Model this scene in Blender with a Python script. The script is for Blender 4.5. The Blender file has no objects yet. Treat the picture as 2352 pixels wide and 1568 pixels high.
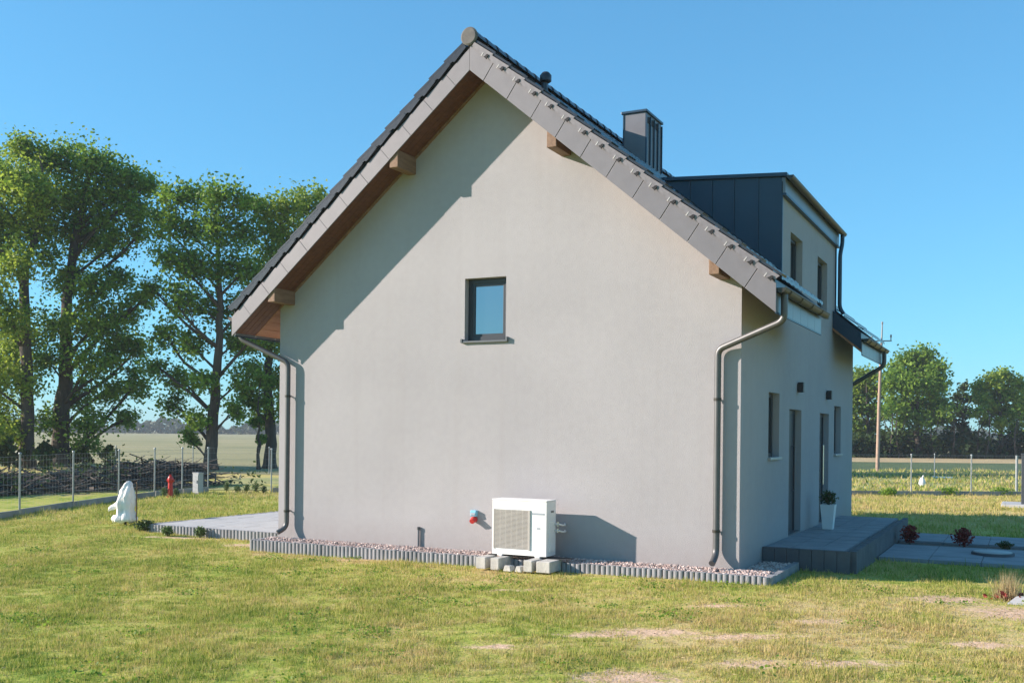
import bpy, math, random
import numpy as np
from mathutils import Matrix, Vector

random.seed(7)
rng = np.random.default_rng(11)
scene = bpy.context.scene
COL = scene.collection

# ------------------------------------------------------------------ camera
CAM = np.array([12.112, -14.576, 1.941])
YAW, ROLL, FPX, PPY = -0.4693, 0.0103, 2346.5, 993.0      # measured on a 2352 x 1568 picture
cd = bpy.data.cameras.new('camera')
cam = bpy.data.objects.new('camera', cd)
COL.objects.link(cam)
scene.camera = cam
fw = np.array([math.sin(YAW), math.cos(YAW), 0.0])
rt = np.array([math.cos(YAW), -math.sin(YAW), 0.0])
up = np.array([0.0, 0.0, 1.0])
r2 = math.cos(ROLL) * rt + math.sin(ROLL) * up
u2 = -math.sin(ROLL) * rt + math.cos(ROLL) * up
m = Matrix.Identity(4)
for i in range(3):
    m[i][0] = r2[i]; m[i][1] = u2[i]; m[i][2] = -fw[i]; m[i][3] = CAM[i]
cam.matrix_world = m
cd.sensor_width = 36.0
cd.lens = 36.0 * FPX / 2352.0
cd.shift_y = (PPY - 784.0) / 2352.0
cd.clip_start = 0.1
cd.clip_end = 6000.0
scene.render.resolution_x = 1024
scene.render.resolution_y = 682

# ------------------------------------------------------------------ sky, sun, exposure
SUN = np.array([1.95, 1.0, -0.86])                 # the way the light travels
SUN = SUN / np.linalg.norm(SUN)
EL = math.asin(-SUN[2])
AZ = math.atan2(-SUN[0], -SUN[1])
world = bpy.data.worlds.new('World')
scene.world = world
world.use_nodes = True
wn = world.node_tree
bg = wn.nodes['Background']
sky = wn.nodes.new('ShaderNodeTexSky')
sky.sky_type = 'NISHITA'
sky.sun_disc = False
sky.sun_elevation = EL
sky.sun_rotation = AZ
sky.air_density = 1.0
sky.dust_density = 0.35
sky.ozone_density = 2.2
tintn = wn.nodes.new('ShaderNodeMix'); tintn.data_type = 'RGBA'; tintn.blend_type = 'MULTIPLY'
tintn.inputs[0].default_value = 1.0
tintn.inputs[7].default_value = (0.56, 1.27, 1.70, 1)       # camera white balance of a clear northern sky
gam = wn.nodes.new('ShaderNodeGamma'); gam.inputs[1].default_value = 0.65   # soften the horizon glow
wn.links.new(sky.outputs[0], gam.inputs[0])
wn.links.new(gam.outputs[0], tintn.inputs[6])
wn.links.new(tintn.outputs[2], bg.inputs[0])
bg.inputs[1].default_value = 0.11
ld = bpy.data.lights.new('sun', 'SUN')
ld.energy = 5.0
ld.angle = math.radians(0.5)
ld.color = (1.0, 0.865, 0.775)
sun = bpy.data.objects.new('sun', ld)
COL.objects.link(sun)
sun.rotation_euler = Vector(SUN).to_track_quat('-Z', 'Y').to_euler()
sun.location = (-20, -12, 20)
vs = scene.view_settings
vs.view_transform = 'Standard'
vs.look = 'None'
vs.gamma = 1.0
vs.use_curve_mapping = False
vs.exposure = 0.98


# ------------------------------------------------------------------ helpers
def at(u, v, depth):
    """world point seen at photo point (u, v) at a given distance along the view axis"""
    d = fw + r2 * ((u - 1176.0) / FPX) - u2 * ((v - PPY) / FPX)
    return CAM + d * depth


def wloc(o):
    p = Vector((0, 0, 0))
    while o is not None:
        p = p + o.location
        o = o.parent
    return p


def tag(o, label=None, cat=None, group=None, kind=None):
    if label: o['label'] = label
    if cat: o['category'] = cat
    if group: o['group'] = group
    if kind: o['kind'] = kind
    return o


def thing(name, loc, label, cat, group=None):
    o = bpy.data.objects.new(name, None)
    o.empty_display_size = 0.2
    o.location = loc
    COL.objects.link(o)
    return tag(o, label, cat, group)


class MB:
    def __init__(s):
        s.v = []; s.f = []

    def add(s, vs, fs):
        n = len(s.v)
        s.v += [tuple(float(c) for c in p) for p in vs]
        s.f += [tuple(i + n for i in f) for f in fs]
        return s

    def box(s, x0, x1, y0, y1, z0, z1):
        return s.add([(x0, y0, z0), (x1, y0, z0), (x1, y1, z0), (x0, y1, z0), (x0, y0, z1), (x1, y0, z1), (x1, y1, z1), (x0, y1, z1)],
                     [(3, 2, 1, 0), (4, 5, 6, 7), (0, 1, 5, 4), (1, 2, 6, 5), (2, 3, 7, 6), (3, 0, 4, 7)])

    def poly(s, pts):
        return s.add(pts, [tuple(range(len(pts)))])

    def prism(s, pts, d):
        """closed prism: polygon pts (3d) extruded by the vector d"""
        n = len(pts); d = np.array(d, float)
        a = [np.array(p, float) for p in pts]
        b = [p + d for p in a]
        fs = [tuple(reversed(range(n))), tuple(range(n, 2 * n))]
        for i in range(n):
            j = (i + 1) % n
            fs.append((i, j, n + j, n + i))
        nrm = np.zeros(3)
        for i in range(n):
            nrm += np.cross(a[i], a[(i + 1) % n])
        if np.dot(nrm, d) < 0:
            fs = [tuple(reversed(f)) for f in fs]
        return s.add(a + b, fs)

    def tube(s, path, r, n=10, cap=True, closed=False):
        P = [np.array(p, float) for p in path]
        R = r if isinstance(r, (list, tuple)) else [r] * len(P)
        rings = []
        t0 = P[1] - P[0]
        ref = np.array([0, 0, 1.0]) if abs(t0[2]) < 0.9 * np.linalg.norm(t0) else np.array([1.0, 0, 0])
        for i, p in enumerate(P):
            t = (P[min(i + 1, len(P) - 1)] - P[max(i - 1, 0)])
            t = t / (np.linalg.norm(t) + 1e-9)
            a = np.cross(t, ref); a /= (np.linalg.norm(a) + 1e-9)
            b = np.cross(a, t)
            ref = b
            rings.append([p + R[i] * (math.cos(2 * math.pi * k / n) * a + math.sin(2 * math.pi * k / n) * b) for k in range(n)])
        vs = [q for rg in rings for q in rg]
        fs = []
        for i in range(len(P) - 1):
            for k in range(n):
                fs.append((i * n + k, i * n + (k + 1) % n, (i + 1) * n + (k + 1) % n, (i + 1) * n + k))
        if cap:
            fs.append(tuple(reversed(range(n))))
            fs.append(tuple((len(P) - 1) * n + k for k in range(n)))
        return s.add(vs, fs)

    def lathe(s, prof, cx, cy, n=16):
        vs = []; fs = []
        for r, z in prof:
            for k in range(n):
                a = 2 * math.pi * k / n
                vs.append((cx + r * math.cos(a), cy + r * math.sin(a), z))
        for i in range(len(prof) - 1):
            for k in range(n):
                fs.append((i * n + k, i * n + (k + 1) % n, (i + 1) * n + (k + 1) % n, (i + 1) * n + k))
        return s.add(vs, fs)

    def mesh(s, name, off=(0, 0, 0)):
        me = bpy.data.meshes.new(name)
        o = np.array([off[0], off[1], off[2]])
        me.from_pydata([tuple(np.array(p) - o) for p in s.v], [], s.f)
        me.update()
        return me

    def build(s, name, mat, parent=None, smooth=False, bevel=0, origin=None):
        base = wloc(parent) if parent else Vector((0, 0, 0))
        org = Vector(origin) if origin is not None else base
        me = s.mesh(name, org)
        o = bpy.data.objects.new(name, me)
        me.materials.append(mat)
        o.parent = parent
        o.location = org - base
        COL.objects.link(o)
        if smooth:
            for p in me.polygons: p.use_smooth = True
            if smooth != 'all':
                try: me.set_sharp_from_angle(angle=math.radians(40))
                except Exception: pass
        if bevel:
            b = o.modifiers.new('bevel', 'BEVEL')
            b.width = bevel; b.segments = 2; b.limit_method = 'ANGLE'; b.angle_limit = math.radians(40)
        return o


def inst(me, name, mat, parent, loc, rot=(0, 0, 0), scale=(1, 1, 1)):
    """one more object that shares mesh data; loc in world coordinates"""
    o = bpy.data.objects.new(name, me)
    if mat is not None and not me.materials:
        me.materials.append(mat)
    o.parent = parent
    o.location = Vector(loc) - (wloc(parent) if parent else Vector((0, 0, 0)))
    o.rotation_euler = rot
    o.scale = scale
    COL.objects.link(o)
    return o


def np_mesh(name, verts, k, mat, parent=None, attrs=None, smooth=False):
    """fast mesh of unshared k-gons: verts (M*k, 3)"""
    verts = np.asarray(verts, dtype=np.float32)
    if parent is not None:
        w = wloc(parent); verts = verts - np.array([w.x, w.y, w.z], dtype=np.float32)
    nv = len(verts); nf = nv // k
    me = bpy.data.meshes.new(name)
    me.vertices.add(nv)
    me.vertices.foreach_set('co', verts.ravel())
    me.loops.add(nv)
    me.loops.foreach_set('vertex_index', np.arange(nv, dtype=np.int32))
    me.polygons.add(nf)
    me.polygons.foreach_set('loop_start', np.arange(0, nv, k, dtype=np.int32))
    if attrs:
        for an, av in attrs.items():
            a = me.attributes.new(an, 'FLOAT', 'POINT')
            a.data.foreach_set('value', np.asarray(av, dtype=np.float32))
    me.update(calc_edges=True)
    me.materials.append(mat)
    o = bpy.data.objects.new(name, me)
    o.parent = parent
    COL.objects.link(o)
    return o


# ------------------------------------------------------------------ materials
def new_mat(name):
    mt = bpy.data.materials.new(name)
    mt.use_nodes = True
    nt = mt.node_tree
    return mt, nt, nt.nodes['Principled BSDF']


def mat(name, col, rough=0.6, var=0.12, scale=3.0, bump=0.0, bscale=60.0, metallic=0.0, spec=0.5, coords='Object', stretch=None, bdist=0.01, col2=None):
    mt, nt, bs = new_mat(name)
    N = nt.nodes; L = nt.links
    tc = N.new('ShaderNodeTexCoord')
    src = N.new('ShaderNodeNewGeometry').outputs['Position'] if coords == 'World' else tc.outputs[coords]
    if stretch:
        mp = N.new('ShaderNodeMapping'); mp.inputs['Scale'].default_value = stretch
        L.new(src, mp.inputs[0]); src = mp.outputs[0]
    nz = N.new('ShaderNodeTexNoise'); nz.inputs['Scale'].default_value = scale
    nz.inputs['Detail'].default_value = 6; nz.inputs['Roughness'].default_value = 0.6
    L.new(src, nz.inputs['Vector'])
    cr = N.new('ShaderNodeValToRGB')
    c = np.array(col[:3]); c2 = np.array(col2) if col2 is not None else c * (1 + var)
    c1 = c * (1 - var) if col2 is None else c
    cr.color_ramp.elements[0].position = 0.3; cr.color_ramp.elements[1].position = 0.7
    cr.color_ramp.elements[0].color = (*c1, 1); cr.color_ramp.elements[1].color = (*np.minimum(c2, 1), 1)
    L.new(nz.outputs[0], cr.inputs[0])
    L.new(cr.outputs[0], bs.inputs['Base Color'])
    bs.inputs['Roughness'].default_value = rough
    bs.inputs['Metallic'].default_value = metallic
    bs.inputs['Specular IOR Level'].default_value = spec
    if bump:
        nb = N.new('ShaderNodeTexNoise'); nb.inputs['Scale'].default_value = bscale; nb.inputs['Detail'].default_value = 4
        L.new(src, nb.inputs['Vector'])
        bp = N.new('ShaderNodeBump'); bp.inputs['Strength'].default_value = bump; bp.inputs['Distance'].default_value = bdist
        L.new(nb.outputs[0], bp.inputs['Height']); L.new(bp.outputs[0], bs.inputs['Normal'])
    return mt


def stucco():
    mt, nt, bs = new_mat('grey_stucco')
    N = nt.nodes; L = nt.links
    geo = N.new('ShaderNodeNewGeometry')
    n1 = N.new('ShaderNodeTexNoise'); n1.inputs['Scale'].default_value = 0.55; n1.inputs['Detail'].default_value = 5
    n2 = N.new('ShaderNodeTexNoise'); n2.inputs['Scale'].default_value = 9.0; n2.inputs['Detail'].default_value = 6
    n3 = N.new('ShaderNodeTexNoise'); n3.inputs['Scale'].default_value = 130.0; n3.inputs['Detail'].default_value = 3
    for n in (n1, n2, n3): L.new(geo.outputs['Position'], n.inputs['Vector'])
    a = N.new('ShaderNodeMath'); a.operation = 'MULTIPLY_ADD'; a.inputs[1].default_value = 0.6
    L.new(n1.outputs[0], a.inputs[0])
    b = N.new('ShaderNodeMath'); b.operation = 'MULTIPLY_ADD'; b.inputs[1].default_value = 0.25; b.inputs[2].default_value = 0.0
    L.new(n2.outputs[0], b.inputs[0]); L.new(b.outputs[0], a.inputs[2])
    c = N.new('ShaderNodeMath'); c.operation = 'MULTIPLY_ADD'; c.inputs[1].default_value = 0.15
    L.new(n3.outputs[0], c.inputs[0]); L.new(a.outputs[0], c.inputs[2])
    cr = N.new('ShaderNodeValToRGB')
    cr.color_ramp.elements[0].position = 0.32; cr.color_ramp.elements[1].position = 0.68
    cr.color_ramp.elements[0].color = (0.340, 0.326, 0.332, 1); cr.color_ramp.elements[1].color = (0.404, 0.386, 0.390, 1)
    L.new(c.outputs[0], cr.inputs[0])
    # splashed soil low on the wall and faint run-off streaks, both broken up by noise
    sx = N.new('ShaderNodeSeparateXYZ'); L.new(geo.outputs['Position'], sx.inputs[0])
    mr = N.new('ShaderNodeMapRange'); mr.inputs[1].default_value = 0.0; mr.inputs[2].default_value = 0.5; mr.inputs[3].default_value = 0.75; mr.inputs[4].default_value = 0.0
    L.new(sx.outputs[2], mr.inputs[0])
    n5 = N.new('ShaderNodeTexNoise'); n5.inputs['Scale'].default_value = 7.0; n5.inputs['Detail'].default_value = 8; n5.inputs['Roughness'].default_value = 0.75
    L.new(geo.outputs['Position'], n5.inputs['Vector'])
    d1 = N.new('ShaderNodeMath'); d1.operation = 'MULTIPLY'; L.new(mr.outputs[0], d1.inputs[0]); L.new(n5.outputs[0], d1.inputs[1])
    mp = N.new('ShaderNodeMapping'); mp.inputs['Scale'].default_value = (5.0, 5.0, 0.22); L.new(geo.outputs['Position'], mp.inputs[0])
    n6 = N.new('ShaderNodeTexNoise'); n6.inputs['Scale'].default_value = 1.0; n6.inputs['Detail'].default_value = 5; L.new(mp.outputs[0], n6.inputs['Vector'])
    m6 = N.new('ShaderNodeMapRange'); m6.inputs[1].default_value = 0.52; m6.inputs[2].default_value = 0.75; m6.inputs[3].default_value = 0.0; m6.inputs[4].default_value = 0.10
    L.new(n6.outputs[0], m6.inputs[0])
    d2 = N.new('ShaderNodeMath'); d2.operation = 'MAXIMUM'; L.new(d1.outputs[0], d2.inputs[0]); L.new(m6.outputs[0], d2.inputs[1])
    mx = N.new('ShaderNodeMix'); mx.data_type = 'RGBA'; mx.inputs[7].default_value = (0.27, 0.235, 0.205, 1)
    L.new(d2.outputs[0], mx.inputs[0]); L.new(cr.outputs[0], mx.inputs[6])
    L.new(mx.outputs[2], bs.inputs['Base Color'])
    bs.inputs['Roughness'].default_value = 0.9; bs.inputs['Specular IOR Level'].default_value = 0.2
    nb = N.new('ShaderNodeTexNoise'); nb.inputs['Scale'].default_value = 75; nb.inputs['Detail'].default_value = 5; nb.inputs['Roughness'].default_value = 0.7
    L.new(geo.outputs['Position'], nb.inputs['Vector'])
    bp = N.new('ShaderNodeBump'); bp.inputs['Strength'].default_value = 0.9; bp.inputs['Distance'].default_value = 0.009
    L.new(nb.outputs[0], bp.inputs['Height']); L.new(bp.outputs[0], bs.inputs['Normal'])
    return mt


def glass(name, refl=0.5, tint=(0.012, 0.016, 0.02)):
    mt, nt, bs = new_mat(name)
    N = nt.nodes; L = nt.links
    bs.inputs['Base Color'].default_value = (*tint, 1)
    bs.inputs['Roughness'].default_value = 0.02
    gl = N.new('ShaderNodeBsdfGlossy'); gl.inputs['Roughness'].default_value = 0.01
    gl.inputs['Color'].default_value = (0.92, 0.97, 1, 1)
    geo = N.new('ShaderNodeNewGeometry')
    nz = N.new('ShaderNodeTexNoise'); nz.inputs['Scale'].default_value = 2.0
    L.new(geo.outputs['Position'], nz.inputs['Vector'])
    bp = N.new('ShaderNodeBump'); bp.inputs['Strength'].default_value = 0.03; bp.inputs['Distance'].default_value = 0.02
    L.new(nz.outputs[0], bp.inputs['Height']); L.new(bp.outputs[0], gl.inputs['Normal'])
    lw = N.new('ShaderNodeLayerWeight'); lw.inputs[0].default_value = refl
    mx = N.new('ShaderNodeMixShader')
    L.new(lw.outputs['Fresnel'], mx.inputs[0]); L.new(bs.outputs[0], mx.inputs[1]); L.new(gl.outputs[0], mx.inputs[2])
    L.new(mx.outputs[0], N['Material Output'].inputs[0])
    return mt


def leaf_mat(name, dark, light, trans=0.35, attr='tint'):
    mt, nt, bs = new_mat(name)
    N = nt.nodes; L = nt.links
    at_ = N.new('ShaderNodeAttribute'); at_.attribute_name = attr
    cr = N.new('ShaderNodeValToRGB')
    cr.color_ramp.elements[0].color = (*dark, 1); cr.color_ramp.elements[1].color = (*light, 1)
    L.new(at_.outputs['Fac'], cr.inputs[0])
    L.new(cr.outputs[0], bs.inputs['Base Color'])
    bs.inputs['Roughness'].default_value = 0.55; bs.inputs['Specular IOR Level'].default_value = 0.3
    tr = N.new('ShaderNodeBsdfTranslucent'); L.new(cr.outputs[0], tr.inputs[0])
    mx = N.new('ShaderNodeMixShader'); mx.inputs[0].default_value = trans
    L.new(bs.outputs[0], mx.inputs[1]); L.new(tr.outputs[0], mx.inputs[2])
    L.new(mx.outputs[0], N['Material Output'].inputs[0])
    return mt


def grass_colour(nt, tint_attr=True):
    """lawn colour from world position: green, olive and straw patches"""
    N = nt.nodes; L = nt.links
    geo = N.new('ShaderNodeNewGeometry')
    n1 = N.new('ShaderNodeTexNoise'); n1.inputs['Scale'].default_value = 0.55; n1.inputs['Detail'].default_value = 7; n1.inputs['Roughness'].default_value = 0.68
    L.new(geo.outputs['Position'], n1.inputs['Vector'])
    n2 = N.new('ShaderNodeTexNoise'); n2.inputs['Scale'].default_value = 4.0; n2.inputs['Detail'].default_value = 6; n2.inputs['Roughness'].default_value = 0.8
    L.new(geo.outputs['Position'], n2.inputs['Vector'])
    ad = N.new('ShaderNodeMath'); ad.operation = 'MULTIPLY_ADD'; ad.inputs[1].default_value = 0.8
    L.new(n2.outputs[0], ad.inputs[0])
    m1 = N.new('ShaderNodeMath'); m1.operation = 'MULTIPLY_ADD'; m1.inputs[1].default_value = 0.7; m1.inputs[2].default_value = -0.25
    L.new(n1.outputs[0], m1.inputs[0]); L.new(m1.outputs[0], ad.inputs[2])
    last = ad.outputs[0]
    dry = N.new('ShaderNodeAttribute'); dry.attribute_name = 'dry'
    a2 = N.new('ShaderNodeMath'); a2.operation = 'MULTIPLY_ADD'; a2.inputs[1].default_value = 0.28
    L.new(dry.outputs['Fac'], a2.inputs[0]); L.new(last, a2.inputs[2]); last = a2.outputs[0]
    if tint_attr:
        t = N.new('ShaderNodeAttribute'); t.attribute_name = 'tint'
        a3 = N.new('ShaderNodeMath'); a3.operation = 'MULTIPLY_ADD'; a3.inputs[1].default_value = 0.34
        L.new(t.outputs['Fac'], a3.inputs[0])
        sb = N.new('ShaderNodeMath'); sb.operation = 'SUBTRACT'; sb.inputs[1].default_value = 0.17
        L.new(last, sb.inputs[0]); L.new(sb.outputs[0], a3.inputs[2]); last = a3.outputs[0]
    cr = N.new('ShaderNodeValToRGB')
    e = cr.color_ramp.elements
    e[0].position = 0.35; e[0].color = (0.165, 0.24, 0.035, 1)
    e[1].position = 0.73; e[1].color = (0.56, 0.43, 0.20, 1)
    q = e.new(0.455); q.color = (0.335, 0.375, 0.066, 1)
    q = e.new(0.57); q.color = (0.46, 0.42, 0.118, 1)
    L.new(last, cr.inputs[0])
    return cr.outputs[0], geo


M = {}
M['stucco'] = stucco()
M['plate'] = mat('verge_plate_grey', (0.165, 0.155, 0.165), 0.45, 0.07, 5, 0.15, 120)
M['tile'] = mat('roof_tile_graphite', (0.030, 0.033, 0.040), 0.24, 0.2, 6, 0.2, 90)
M['tile_edge'] = mat('roof_tile_edge', (0.175, 0.162, 0.17), 0.5, 0.2, 9, 0.2, 90)
M['ridge_cap'] = mat('ridge_cap_grey', (0.11, 0.103, 0.095), 0.8, 0.25, 12, 0.2, 90)
M['clip'] = mat('clip_white', (0.46, 0.44, 0.43), 0.5, 0.2)
M['gap_shade'] = mat('gap_shade_black', (0.012, 0.012, 0.014), 0.8, 0.1)
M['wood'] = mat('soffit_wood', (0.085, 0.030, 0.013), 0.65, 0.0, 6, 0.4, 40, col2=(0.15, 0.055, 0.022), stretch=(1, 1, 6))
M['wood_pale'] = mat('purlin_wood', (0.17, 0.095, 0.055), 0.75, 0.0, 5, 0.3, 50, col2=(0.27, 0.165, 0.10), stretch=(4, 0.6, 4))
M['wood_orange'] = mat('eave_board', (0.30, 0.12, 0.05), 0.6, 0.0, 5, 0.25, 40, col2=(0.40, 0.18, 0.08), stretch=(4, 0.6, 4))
M['metal_dark'] = mat('graphite_sheet', (0.014, 0.040, 0.070), 0.36, 0.12, 3, 0.06, 5, metallic=0.0)
M['metal_mid'] = mat('grey_sheet', (0.15, 0.15, 0.16), 0.4, 0.1, 3, 0.05, 5)
M['fascia'] = mat('fascia_sheet', (0.16, 0.175, 0.19), 0.35, 0.06, 4, 0.05, 4)
M['gutter'] = mat('gutter_metal', (0.04, 0.036, 0.027), 0.4, 0.2, 5, metallic=0.3)
M['pipe'] = mat('downspout_metal', (0.105, 0.105, 0.104), 0.42, 0.12, 5, metallic=0.35)
M['frame'] = mat('window_frame_graphite', (0.03, 0.034, 0.04), 0.4, 0.1)
M['sill'] = mat('sill_grey', (0.11, 0.118, 0.125), 0.4, 0.1)
M['sill_pale'] = mat('sill_pale', (0.36, 0.37, 0.36), 0.5, 0.1)
M['door'] = mat('door_graphite', (0.045, 0.05, 0.056), 0.45, 0.12, 4)
M['handle'] = mat('handle_steel', (0.7, 0.7, 0.7), 0.25, 0.03, metallic=0.9)
M['glass'] = glass('window_glass', 0.72)
M['lamp_body'] = mat('lamp_body', (0.02, 0.022, 0.026), 0.4, 0.1)
M['ac_white'] = mat('ac_white', (0.80, 0.79, 0.76), 0.4, 0.03, 4)
M['ac_grille'] = mat('ac_grille', (0.42, 0.39, 0.35), 0.5, 0.08)
M['ac_dark'] = mat('ac_dark', (0.16, 0.15, 0.14), 0.6, 0.1)
M['ac_badge'] = mat('ac_badge', (0.33, 0.36, 0.40), 0.4, 0.05)
M['block'] = mat('concrete_block', (0.46, 0.44, 0.40), 0.9, 0.2, 6, 0.5, 70)
M['rubber'] = mat('rubber_black', (0.03, 0.03, 0.03), 0.8, 0.1)
M['blue_plastic'] = mat('outlet_blue', (0.20, 0.48, 0.62), 0.4, 0.06)
M['red_plastic'] = mat('outlet_red', (0.55, 0.04, 0.035), 0.4, 0.06)
M['pal'] = mat('palisade_concrete', (0.255, 0.255, 0.262), 0.85, 0.22, 2.3, 0.4, 80, coords='World')
M['pal_dark'] = mat('kerb_graphite', (0.095, 0.098, 0.105), 0.8, 0.22, 3, 0.4, 80, coords='World')
M['paver'] = mat('paver_grey', (0.24, 0.25, 0.26), 0.8, 0.16, 3, 0.25, 90, coords='World')
M['slab'] = mat('terrace_slab', (0.44, 0.43, 0.41), 0.8, 0.1, 3, 0.2, 90, coords='World')
M['joint'] = mat('joint_sand', (0.16, 0.15, 0.135), 0.95, 0.2, 20)
M['soil'] = mat('garden_soil', (0.10, 0.075, 0.055), 0.95, 0.35, 14, 0.6, 40)
M['pot'] = mat('pot_white', (0.74, 0.74, 0.72), 0.45, 0.05)
M['wrap'] = mat('fleece_white', (0.84, 0.82, 0.78), 0.85, 0.05, 8, 0.5, 14, bdist=0.03)
M['bark'] = mat('tree_bark', (0.075, 0.06, 0.047), 0.95, 0.3, 2.5, 0.6, 10, coords='World', stretch=(3, 3, 0.5), bdist=0.1)
M['fence_metal'] = mat('fence_zinc', (0.29, 0.31, 0.31), 0.45, 0.1, 8, metallic=0.3)
M['plinth'] = mat('fence_plinth', (0.30, 0.285, 0.26), 0.9, 0.2, 2, 0.4, 60)
M['red_paint'] = mat('hydrant_red', (0.50, 0.022, 0.016), 0.4, 0.1)
M['cabinet'] = mat('cabinet_grey', (0.36, 0.37, 0.37), 0.55, 0.06)
M['twig'] = mat('dead_branch', (0.085, 0.072, 0.06), 0.95, 0.4, 1.5, coords='World')
M['pole'] = mat('concrete_pole', (0.36, 0.25, 0.18), 0.85, 0.15, 3)
M['insulator'] = mat('insulator_grey', (0.22, 0.22, 0.22), 0.4, 0.1)
M['white_plastic'] = mat('white_thing', (0.75, 0.74, 0.72), 0.6, 0.05)
M['post_dark'] = mat('gate_post', (0.055, 0.065, 0.075), 0.5, 0.1)
M['leaf_mid'] = leaf_mat('leaves_mid', (0.065, 0.16, 0.022), (0.30, 0.43, 0.055), 0.5)
M['leaf_light'] = leaf_mat('leaves_light', (0.085, 0.18, 0.024), (0.42, 0.50, 0.065), 0.5)
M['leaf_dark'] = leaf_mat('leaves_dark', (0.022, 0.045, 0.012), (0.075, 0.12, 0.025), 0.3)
M['leaf_far'] = leaf_mat('leaves_far', (0.03, 0.05, 0.02), (0.06, 0.09, 0.035), 0.2)
M['leaf_red'] = leaf_mat('leaves_red', (0.09, 0.012, 0.012), (0.34, 0.05, 0.035), 0.3)
M['leaf_conifer'] = leaf_mat('leaves_conifer', (0.035, 0.075, 0.02), (0.15, 0.22, 0.06), 0.2)
M['litter'] = leaf_mat('dead_straw', (0.16, 0.10, 0.05), (0.62, 0.47, 0.27), 0.2)
M['straw'] = leaf_mat('dry_stalks', (0.30, 0.22, 0.10), (0.58, 0.47, 0.27), 0.3)

gm, nt, bs = new_mat('grass_blades')
c, geo = grass_colour(nt, True)
nt.links.new(c, bs.inputs['Base Color'])
bs.inputs['Roughness'].default_value = 0.6; bs.inputs['Specular IOR Level'].default_value = 0.25
tr = nt.nodes.new('ShaderNodeBsdfTranslucent'); nt.links.new(c, tr.inputs[0])
mx = nt.nodes.new('ShaderNodeMixShader'); mx.inputs[0].default_value = 0.4
nt.links.new(bs.outputs[0], mx.inputs[1]); nt.links.new(tr.outputs[0], mx.inputs[2])
nt.links.new(mx.outputs[0], nt.nodes['Material Output'].inputs[0])
M['grass'] = gm

gm, nt, bs = new_mat('lawn_ground')
c, geo = grass_colour(nt, False)
N = nt.nodes; L = nt.links
so = N.new('ShaderNodeAttribute'); so.attribute_name = 'soil'
n4 = N.new('ShaderNodeTexNoise'); n4.inputs['Scale'].default_value = 6; n4.inputs['Detail'].default_value = 8; n4.inputs['Roughness'].default_value = 0.75
L.new(geo.outputs['Position'], n4.inputs['Vector'])
cs = N.new('ShaderNodeValToRGB'); cs.color_ramp.elements[0].color = (0.44, 0.285, 0.175, 1); cs.color_ramp.elements[1].color = (0.82, 0.58, 0.40, 1)
cs.color_ramp.elements[0].position = 0.3; cs.color_ramp.elements[1].position = 0.7
L.new(n4.outputs[0], cs.inputs[0])
s1 = N.new('ShaderNodeMath'); s1.operation = 'ADD'; L.new(so.outputs['Fac'], s1.inputs[0])
s2 = N.new('ShaderNodeMath'); s2.operation = 'MULTIPLY_ADD'; s2.inputs[1].default_value = 1.7; s2.inputs[2].default_value = -0.85
L.new(n4.outputs[0], s2.inputs[0]); L.new(s2.outputs[0], s1.inputs[1])
rp = N.new('ShaderNodeValToRGB'); rp.color_ramp.elements[0].position = 0.3; rp.color_ramp.elements[1].position = 0.62
L.new(s1.outputs[0], rp.inputs[0])
mxc = N.new('ShaderNodeMix'); mxc.data_type = 'RGBA'
L.new(rp.outputs[0], mxc.inputs[0]); L.new(c, mxc.inputs[6]); L.new(cs.outputs[0], mxc.inputs[7])
L.new(mxc.outputs[2], bs.inputs['Base Color'])
bs.inputs['Roughness'].default_value = 0.95; bs.inputs['Specular IOR Level'].default_value = 0.1
nb = N.new('ShaderNodeTexNoise'); nb.inputs['Scale'].default_value = 30; nb.inputs['Detail'].default_value = 6
L.new(geo.outputs['Position'], nb.inputs['Vector'])
bp = N.new('ShaderNodeBump'); bp.inputs['Strength'].default_value = 0.4; bp.inputs['Distance'].default_value = 0.03
L.new(nb.outputs[0], bp.inputs['Height']); L.new(bp.outputs[0], bs.inputs['Normal'])
M['ground'] = gm

M['field'] = mat('field_pale', (0.20, 0.20, 0.075), 0.95, 0.0, 0.05, 0.5, 3.0, coords='World', col2=(0.36, 0.30, 0.14), bdist=0.2)
M['meadow'] = mat('meadow', (0.19, 0.25, 0.06), 0.95, 0.0, 0.35, 0.6, 4.0, coords='World', col2=(0.38, 0.34, 0.13), bdist=0.15)
M['gravel'] = mat('gravel_pink', (0.36, 0.27, 0.235), 0.9, 0.0, 45, 0.3, 60, coords='World', col2=(0.62, 0.5, 0.44))

# ------------------------------------------------------------------ ground
W, LEN = 8.4, 10.35


def wob(x, y):
    return (np.sin(x * 0.9 + y * 0.5) * 0.5 + np.sin(x * 0.37 - y * 0.81 + 1.3) * 0.5 + np.sin(x * 2.1 + 0.7 * y + 2.0) * 0.2)


def ground_h(x, y):
    x = np.asarray(x, float); y = np.asarray(y, float)
    h = -0.20 + 0.0 * x
    h = h + 0.085 * np.clip((x - 1.0) / 7.5, 0, 1) * np.exp(-((y + 0.5) / 4.0) ** 2)
    h = h + 0.05 * np.exp(-((x + 4) ** 2 + (y - 0.5) ** 2) / 9.0)
    near = np.exp(-((np.maximum(np.abs(x - 2) - 14, 0)) ** 2 + (np.maximum(np.abs(y - 2) - 14, 0)) ** 2) / 30.0)
    amp = 0.022 * near * np.clip(np.hypot(np.maximum(np.abs(x - 4.2) - 5.0, 0), np.maximum(np.abs(y - 5) - 5.6, 0)) / 2.0, 0, 1)
    return h + amp * wob(x, y)


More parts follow.
